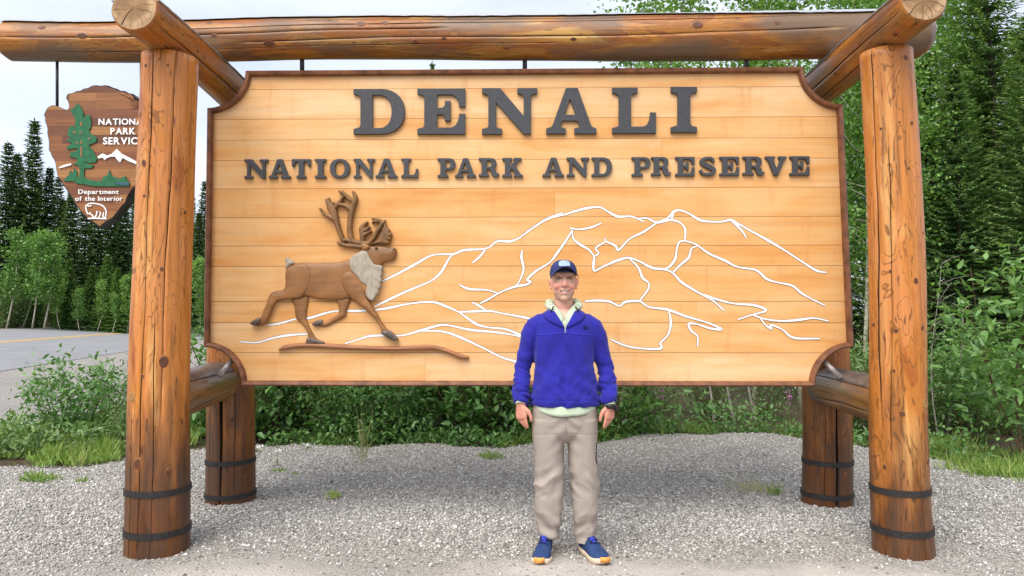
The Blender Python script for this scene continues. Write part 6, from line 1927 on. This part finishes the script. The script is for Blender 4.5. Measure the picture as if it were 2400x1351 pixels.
# right: big willow at the frame edge, bushes at the foot of the wood
BW = broad_proto(2.6, 71, POPLAR, 9, 900, 0.16, 0.44, 1.0, TWIG, 0.25, 0.016, stems=7, detail=2, shade_mu=0.62, cl=0.14)
for (px, d, s, lab) in ((2385, 7.2, 0.86, 'tall glossy leaved willow at the edge of the lot past the right post'), (2255, 8.4, 0.55, 'medium glossy leaved willow behind the right post by the bare soil')):
    x, y = at(px, d); plant('willow_bush', BW, x, y, s, lab, 'bush', wood='stems', leaf='foliage')
for i, (px, d, s, k) in enumerate(((2190, 8.9, .6, 2), (2240, 9.3, .7, 0), (2310, 9.6, .75, 2), (2370, 9.0, .6, 0), (2290, 8.5, .40, 2), (2050, 9.3, .8, 2), (2010, 9.0, .6, 0), (2130, 9.6, .8, 0), (2400, 7.6, .30, 2))):
    x, y = at(px, d)
    plant('bush', PB_[k], x, y, s, ['dense poplar bush at the foot of the close wood', '', 'fine leaved bush at the foot of the close wood'][k], 'bush', ['poplar bushes by the close wood', '', 'fine bushes by the close wood'][k], wood='stems', leaf='foliage')
# thin pale stems and a bare sapling
def sapling(px, d, top, lean_, seed, label, r=0.016, mat=TWIG_PALE, twigs=6):
    rg = random.Random(seed); x, y = at(px, d); z = float(gz(x, y)); h = P(1200, top, y).z - z
    pts = [Vector((x + lean_ * t + 0.05 * math.sin(t * 5 + seed), y + 0.03 * math.sin(t * 4), z - 0.03 + h * t)) for t in np.linspace(0, 1, 10)]
    segs = [(pts, [r * (1 - 0.75 * i / 9) for i in range(10)])]
    for k in range(twigs):
        p = pts[rg.randint(3, 9)]; a = rg.uniform(-1, 1); L = rg.uniform(0.12, 0.4)
        q = p + Vector((a * L, rg.uniform(-.1, .1), L * rg.uniform(.1, .8)))
        segs.append(([p, (p + q) / 2 + Vector((0, 0, 0.02)), q], [r * 0.35, r * 0.25, 0.002]))
    V, Fc = limbs(segs, 6); o = part('bare_sapling', V, Fc, mat, None, True, base=True); tag(o, label, 'sapling', None); return o
for (px, d, top, le, sd, lab) in ((1660, 9.3, 700, -0.05, 1, 'crooked pale stem rising from the shrubs under the board, left one of its trio'), (1710, 9.2, 700, -0.06, 2, 'thickest pale stem in the shrubs under the board'), (1768, 9.4, 700, -0.12, 3, 'leaning pale stem in the shrubs under the board, next to the rear post'), (2215, 8.8, 690, 0.22, 5, 'curved pale sapling behind the right post')):
    o = sapling(px, d, top, le, sd, lab, 0.018)
sapling(2185, 8.3, 615, 0.05, 9, 'dead grey branching sapling close behind the right front post', 0.009, TWIG_PALE, 16)
sapling(1115, 8.9, 760, 0.03, 12, 'dark crooked stem in the thicket below the middle of the board', 0.02, TWIG, 5)
sapling(1232, 9.0, 760, 0.02, 13, 'dark upright stem in the thicket behind the man', 0.026, TWIG, 4)

# --- grass and weeds
def blades(n, xy, hgt, lean_, wid, seed, smu=0.5):
    rg = np.random.default_rng(seed)
    B = np.column_stack([xy, gz(xy[:, 0], xy[:, 1]) + 0.0])
    D = np.column_stack([rg.normal(0, lean_, n), rg.normal(0, lean_, n), np.ones(n)])
    U = rg.normal(0, 1, (n, 3)) + np.array([0, -0.8, 0])
    cl_ = 0.55 + 0.45 * np.sin(xy[:, 0] * 9.0 + 1.3) * np.sin(xy[:, 1] * 11.0) + 0.3 * np.sin(xy[:, 0] * 23 + xy[:, 1] * 17)
    L = hgt * (0.3 + 0.75 * rg.random(n)) * np.clip(cl_ + 0.35, 0.35, 1.5); W = wid * (0.6 + 0.8 * rg.random(n))
    V, Fc, k = leaf_mesh(B, D, U, L, W, 0.05, 1, 0.25)
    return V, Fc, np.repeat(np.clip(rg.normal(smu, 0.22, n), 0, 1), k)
def patch(n, cx, cy, rx, ry, seed):
    rg = np.random.default_rng(seed); a = rg.random(n) * 6.283; r = np.sqrt(rg.random(n))
    q = np.column_stack([cx + rx * r * np.cos(a), cy + ry * r * np.sin(a)])
    if rx > 0.3:      # gather into clumps with bare soil between
        nc = max(6, n // 45); c = q[:nc]; i = rg.integers(0, nc, n); q = c[i] + rg.normal(0, 0.045 + 0.04 * rg.random(nc)[i][:, None], (n, 2))
    return q
parts_ = []
for i, (px, d, rx, ry, n, h) in enumerate(((60, 8.2, 1.1, 0.7, 2800, .13), (180, 8.0, 0.9, 0.7, 1700, .13), (300, 8.2, .7, .5, 1500, .2), (170, 7.25, .35, .22, 700, .16), (240, 7.6, .4, .25, 700, .18), (-60, 8.4, .9, .8, 1500, .2), (420, 8.9, 0.8, .8, 1600, .25))):
    x, y = at(px, d); xy = patch(n, x, y, rx, ry, 100 + i); parts_.append(blades(n, xy, h, 0.45, 0.014, 200 + i, 0.55))
V, Fc, S = merge(parts_)
o = link('grass', mk_mesh('grass', V, Fc, GRASS, False, attrs={'shade': ('FLOAT', S)})); tag(o, 'fresh green grass and weeds in the patch beside the left post', 'grass', kind='stuff')
parts_ = []
xx = np.random.default_rng(9).uniform(-2.6, 4.6, 2600); yy = lot_edge(xx) + np.abs(np.random.default_rng(10).normal(0.05, 0.25, 2600))
kp = (np.sin(xx * 2.3) + np.sin(xx * 5.9 + 1)) > -0.2; xx, yy = xx[kp], yy[kp]
parts_.append(blades(len(xx), np.column_stack([xx, yy]), 0.15, 0.6, 0.008, 301, 0.45))
for i, (px, d, rx, ry, n, h) in enumerate(((2330, 6.75, .5, .22, 1400, .15), (2400, 6.6, .4, .2, 900, .17), (2250, 7.6, .7, .4, 1200, .10), (2180, 8.2, .4, .3, 900, .14), (1420, 8.5, .5, .25, 400, .2), (1560, 8.9, .5, .25, 300, .16), (1200, 8.25, .4, .12, 300, .16))):
    x, y = at(px, d); parts_.append(blades(n, patch(n, x, y, rx, ry, 400 + i), h, 0.45, 0.011, 500 + i, 0.55))
V, Fc, S = merge(parts_)
o = link('verge_grass', mk_mesh('verge_grass', V, Fc, GRASS, False, attrs={'shade': ('FLOAT', S)})); tag(o, 'ragged grass verge where the gravel meets the thicket', 'grass', kind='stuff')
# broad ground-cover leaves along the verge
rg = np.random.default_rng(77); n = 5000
xx = rg.uniform(-2.7, 4.6, n); yy = lot_edge(xx) + np.abs(rg.normal(0.10, 0.28, n)); zz = gz(xx, yy) + rg.random(n) ** 1.5 * np.where(np.sin(xx * 3.1) > -0.3, 0.34, 0.16)
V, Fc, k = leaf_mesh(np.column_stack([xx, yy, zz]), rg.normal(0, 0.7, (n, 3)) + np.array([0, -.2, .2]), rg.normal(0, .5, (n, 3)) + np.array([0, -.3, 1]), 0.04 + 0.05 * rg.random(n), 0.02 + 0.02 * rg.random(n), 0.15, 1)
o = link('weeds', mk_mesh('weeds', V, Fc, POPLAR, False, attrs={'shade': ('FLOAT', np.repeat(np.clip(rg.normal(.5, .25, n), 0, 1), k))})); tag(o, 'low leafy weeds along the foot of the thicket', 'weeds', kind='stuff')
n = 5600; xy = np.vstack([patch(3200, *at(150, 8.2), 1.3, .9, 61), patch(2400, *at(60, 8.2), 1.2, 0.7, 62)])
zz = gz(xy[:, 0], xy[:, 1]) + rg.random(n) ** 1.6 * 0.28
V, Fc, k = leaf_mesh(np.column_stack([xy, zz]), rg.normal(0, 0.7, (n, 3)) + np.array([0, -.2, .3]), rg.normal(0, .5, (n, 3)) + np.array([0, -.3, 1]), 0.04 + 0.06 * rg.random(n), 0.02 + 0.025 * rg.random(n), 0.15, 1)
o = link('weeds', mk_mesh('weeds', V, Fc, WILLOW, False, attrs={'shade': ('FLOAT', np.repeat(np.clip(rg.normal(.5, .25, n), 0, 1), k))})); tag(o, 'leafy weeds in the patch beside the left post', 'weeds', kind='stuff')
def tuft_at(name, px, py, rx, n, h, lean_, wid, mat, label, seed, cat='grass tuft', smu=0.5):
    g = G(px, py); xy = patch(n, g.x, g.y, rx, rx * 0.7, seed)
    V, Fc, S = blades(n, xy, h, lean_, wid, seed + 1, smu)
    V[:, 2] += 0.012
    o = part(name, V, Fc, mat, None, False, base=True, attrs={'shade': ('FLOAT', S)}); tag(o, label, cat)
    return o
tuft_at('grass_tuft', 848, 1092, 0.05, 24, 0.60, 0.20, 0.0045, STRAW, 'tall pale grass tuft growing alone out of the gravel before the thicket', 700, smu=0.6)
tuft_at('grass_tuft', 782, 1170, 0.055, 60, 0.075, 0.7, 0.010, GRASS, 'small bright green tuft alone on the open gravel', 702, smu=0.75)
tuft_at('grass_tuft', 1152, 1078, 0.13, 120, 0.10, 0.6, 0.009, GRASS, 'low green and tan tuft at the gravel edge left of the man', 704, smu=0.7)
tuft_at('grass_tuft', 655, 1108, 0.06, 50, 0.10, 0.8, 0.010, GRASS, 'flat green weed tuft near the left rear post', 706)
tuft_at('grass_tuft', 690, 1115, 0.03, 24, 0.05, 0.8, 0.009, GRASS, 'tiny green sprig beside the flat weed near the left rear post', 707)
tuft_at('grass_tuft', 1770, 1155, 0.22, 150, 0.14, 0.7, 0.004, STRAW, 'dry yellowish grass wisps on the gravel near the right rear post', 708, smu=0.55)
tuft_at('grass_tuft', 1815, 1165, 0.04, 40, 0.09, 0.5, 0.008, GRASS, 'green sprout beside the dry wisps near the right rear post', 710, smu=0.6)
tuft_at('grass_tuft', 95, 1130, 0.16, 160, 0.09, 0.8, 0.012, GRASS, 'flat weed clump on the gravel out from the left post', 712)
tuft_at('grass_tuft', 190, 1132, 0.05, 50, 0.10, 0.6, 0.010, GRASS, 'small weed tuft on the gravel next to the left post', 714)
tuft_at('grass_tuft', 185, 1098, 0.05, 16, 0.34, 0.2, 0.004, STRAW, 'pale grass stalks at the edge of the roadside patch', 716, smu=.7)
tuft_at('grass_tuft', 255, 1085, 0.12, 130, 0.12, 0.5, 0.012, GRASS, 'bright grass clump on the gravel behind the left post', 718, smu=.65)
# flowers: yarrow by the rear post, fireweed at the right
def flower(name, px, py, h, mat, label, cat, seed, head):
    g = G(px, py); rg = np.random.default_rng(seed); z0 = float(gz(g.x, g.y))
    e = empty(name, (g.x, g.y, z0)); tag(e, label, cat)
    V, Fc = tube_verts([(g.x, g.y, z0 - .02), (g.x + .01, g.y, z0 + h * .5), (g.x + .02, g.y - .02, z0 + h)], [.003, .0025, .002], 6); part('stem', V, Fc, GRASS, e, True, attrs={'shade': ('FLOAT', np.full(len(V), .5))})
    n = 26
    if head == 'flat': B = np.column_stack([g.x + .02 + rg.normal(0, .022, n), g.y - .02 + rg.normal(0, .015, n), z0 + h + rg.normal(0, .004, n)])
    else: B = np.column_stack([g.x + .015 + rg.normal(0, .012, n), g.y - .02 + rg.normal(0, .012, n), z0 + h * (.68 + .34 * rg.random(n))])
    V, Fc, k = leaf_mesh(B, rg.normal(0, 1, (n, 3)) + np.array([0, 0, .3]), rg.normal(0, 1, (n, 3)) + np.array([0, -1, 1]), np.full(n, .020), np.full(n, .013), .1, 1)
    part('flower_head', V, Fc, mat, e)['kind'] = 'stuff'
    n = 10; B = np.column_stack([np.full(n, g.x), np.full(n, g.y), z0 + h * .7 * rg.random(n)])
    V, Fc, k = leaf_mesh(B, rg.normal(0, 1, (n, 3)) + np.array([0, 0, .4]), rg.normal(0, .4, (n, 3)) + np.array([0, 0, 1]), np.full(n, .07), np.full(n, .012), .1, 1)
    part('leaves', V, Fc, WILLOW, e, False, attrs={'shade': ('FLOAT', np.full(len(V), .5))})
flower('yarrow', 603, 1062, .07, YARROW, 'low white yarrow head on the gravel beside the left rear post', 'flower', 1, 'flat')
flower('yarrow', 648, 1095, .16, YARROW, 'white yarrow leaning over the flat weed near the left rear post', 'flower', 2, 'flat')
flower('yarrow', 716, 1062, .09, YARROW, 'small white yarrow at the foot of the thicket', 'flower', 3, 'flat')
flower('fireweed', 1532, 1030, .66, FLOWER, 'pink fireweed spike under the board to the right of the man', 'flower', 4, 'spike')
flower('fireweed', 1550, 1035, .58, FLOWER, 'lower pink fireweed spike just beside the taller one', 'flower', 5, 'spike')
flower('fireweed', 1848, 1035, .54, FLOWER, 'pink fireweed spike close to the right rear post', 'flower', 6, 'spike')
# a twig lying on the gravel
g0, g1 = G(585, 1283), G(648, 1290)
V, Fc = tube_verts([g0 + Vector((0, 0, .022)), (g0 + g1) / 2 + Vector((0, .008, .026)), g1 + Vector((0, 0, .022))], [.004, .0045, .003], 6)
tag(part('twig', V, Fc, TWIG, None, True), 'thin brown twig lying on the dusty gravel', 'twig')
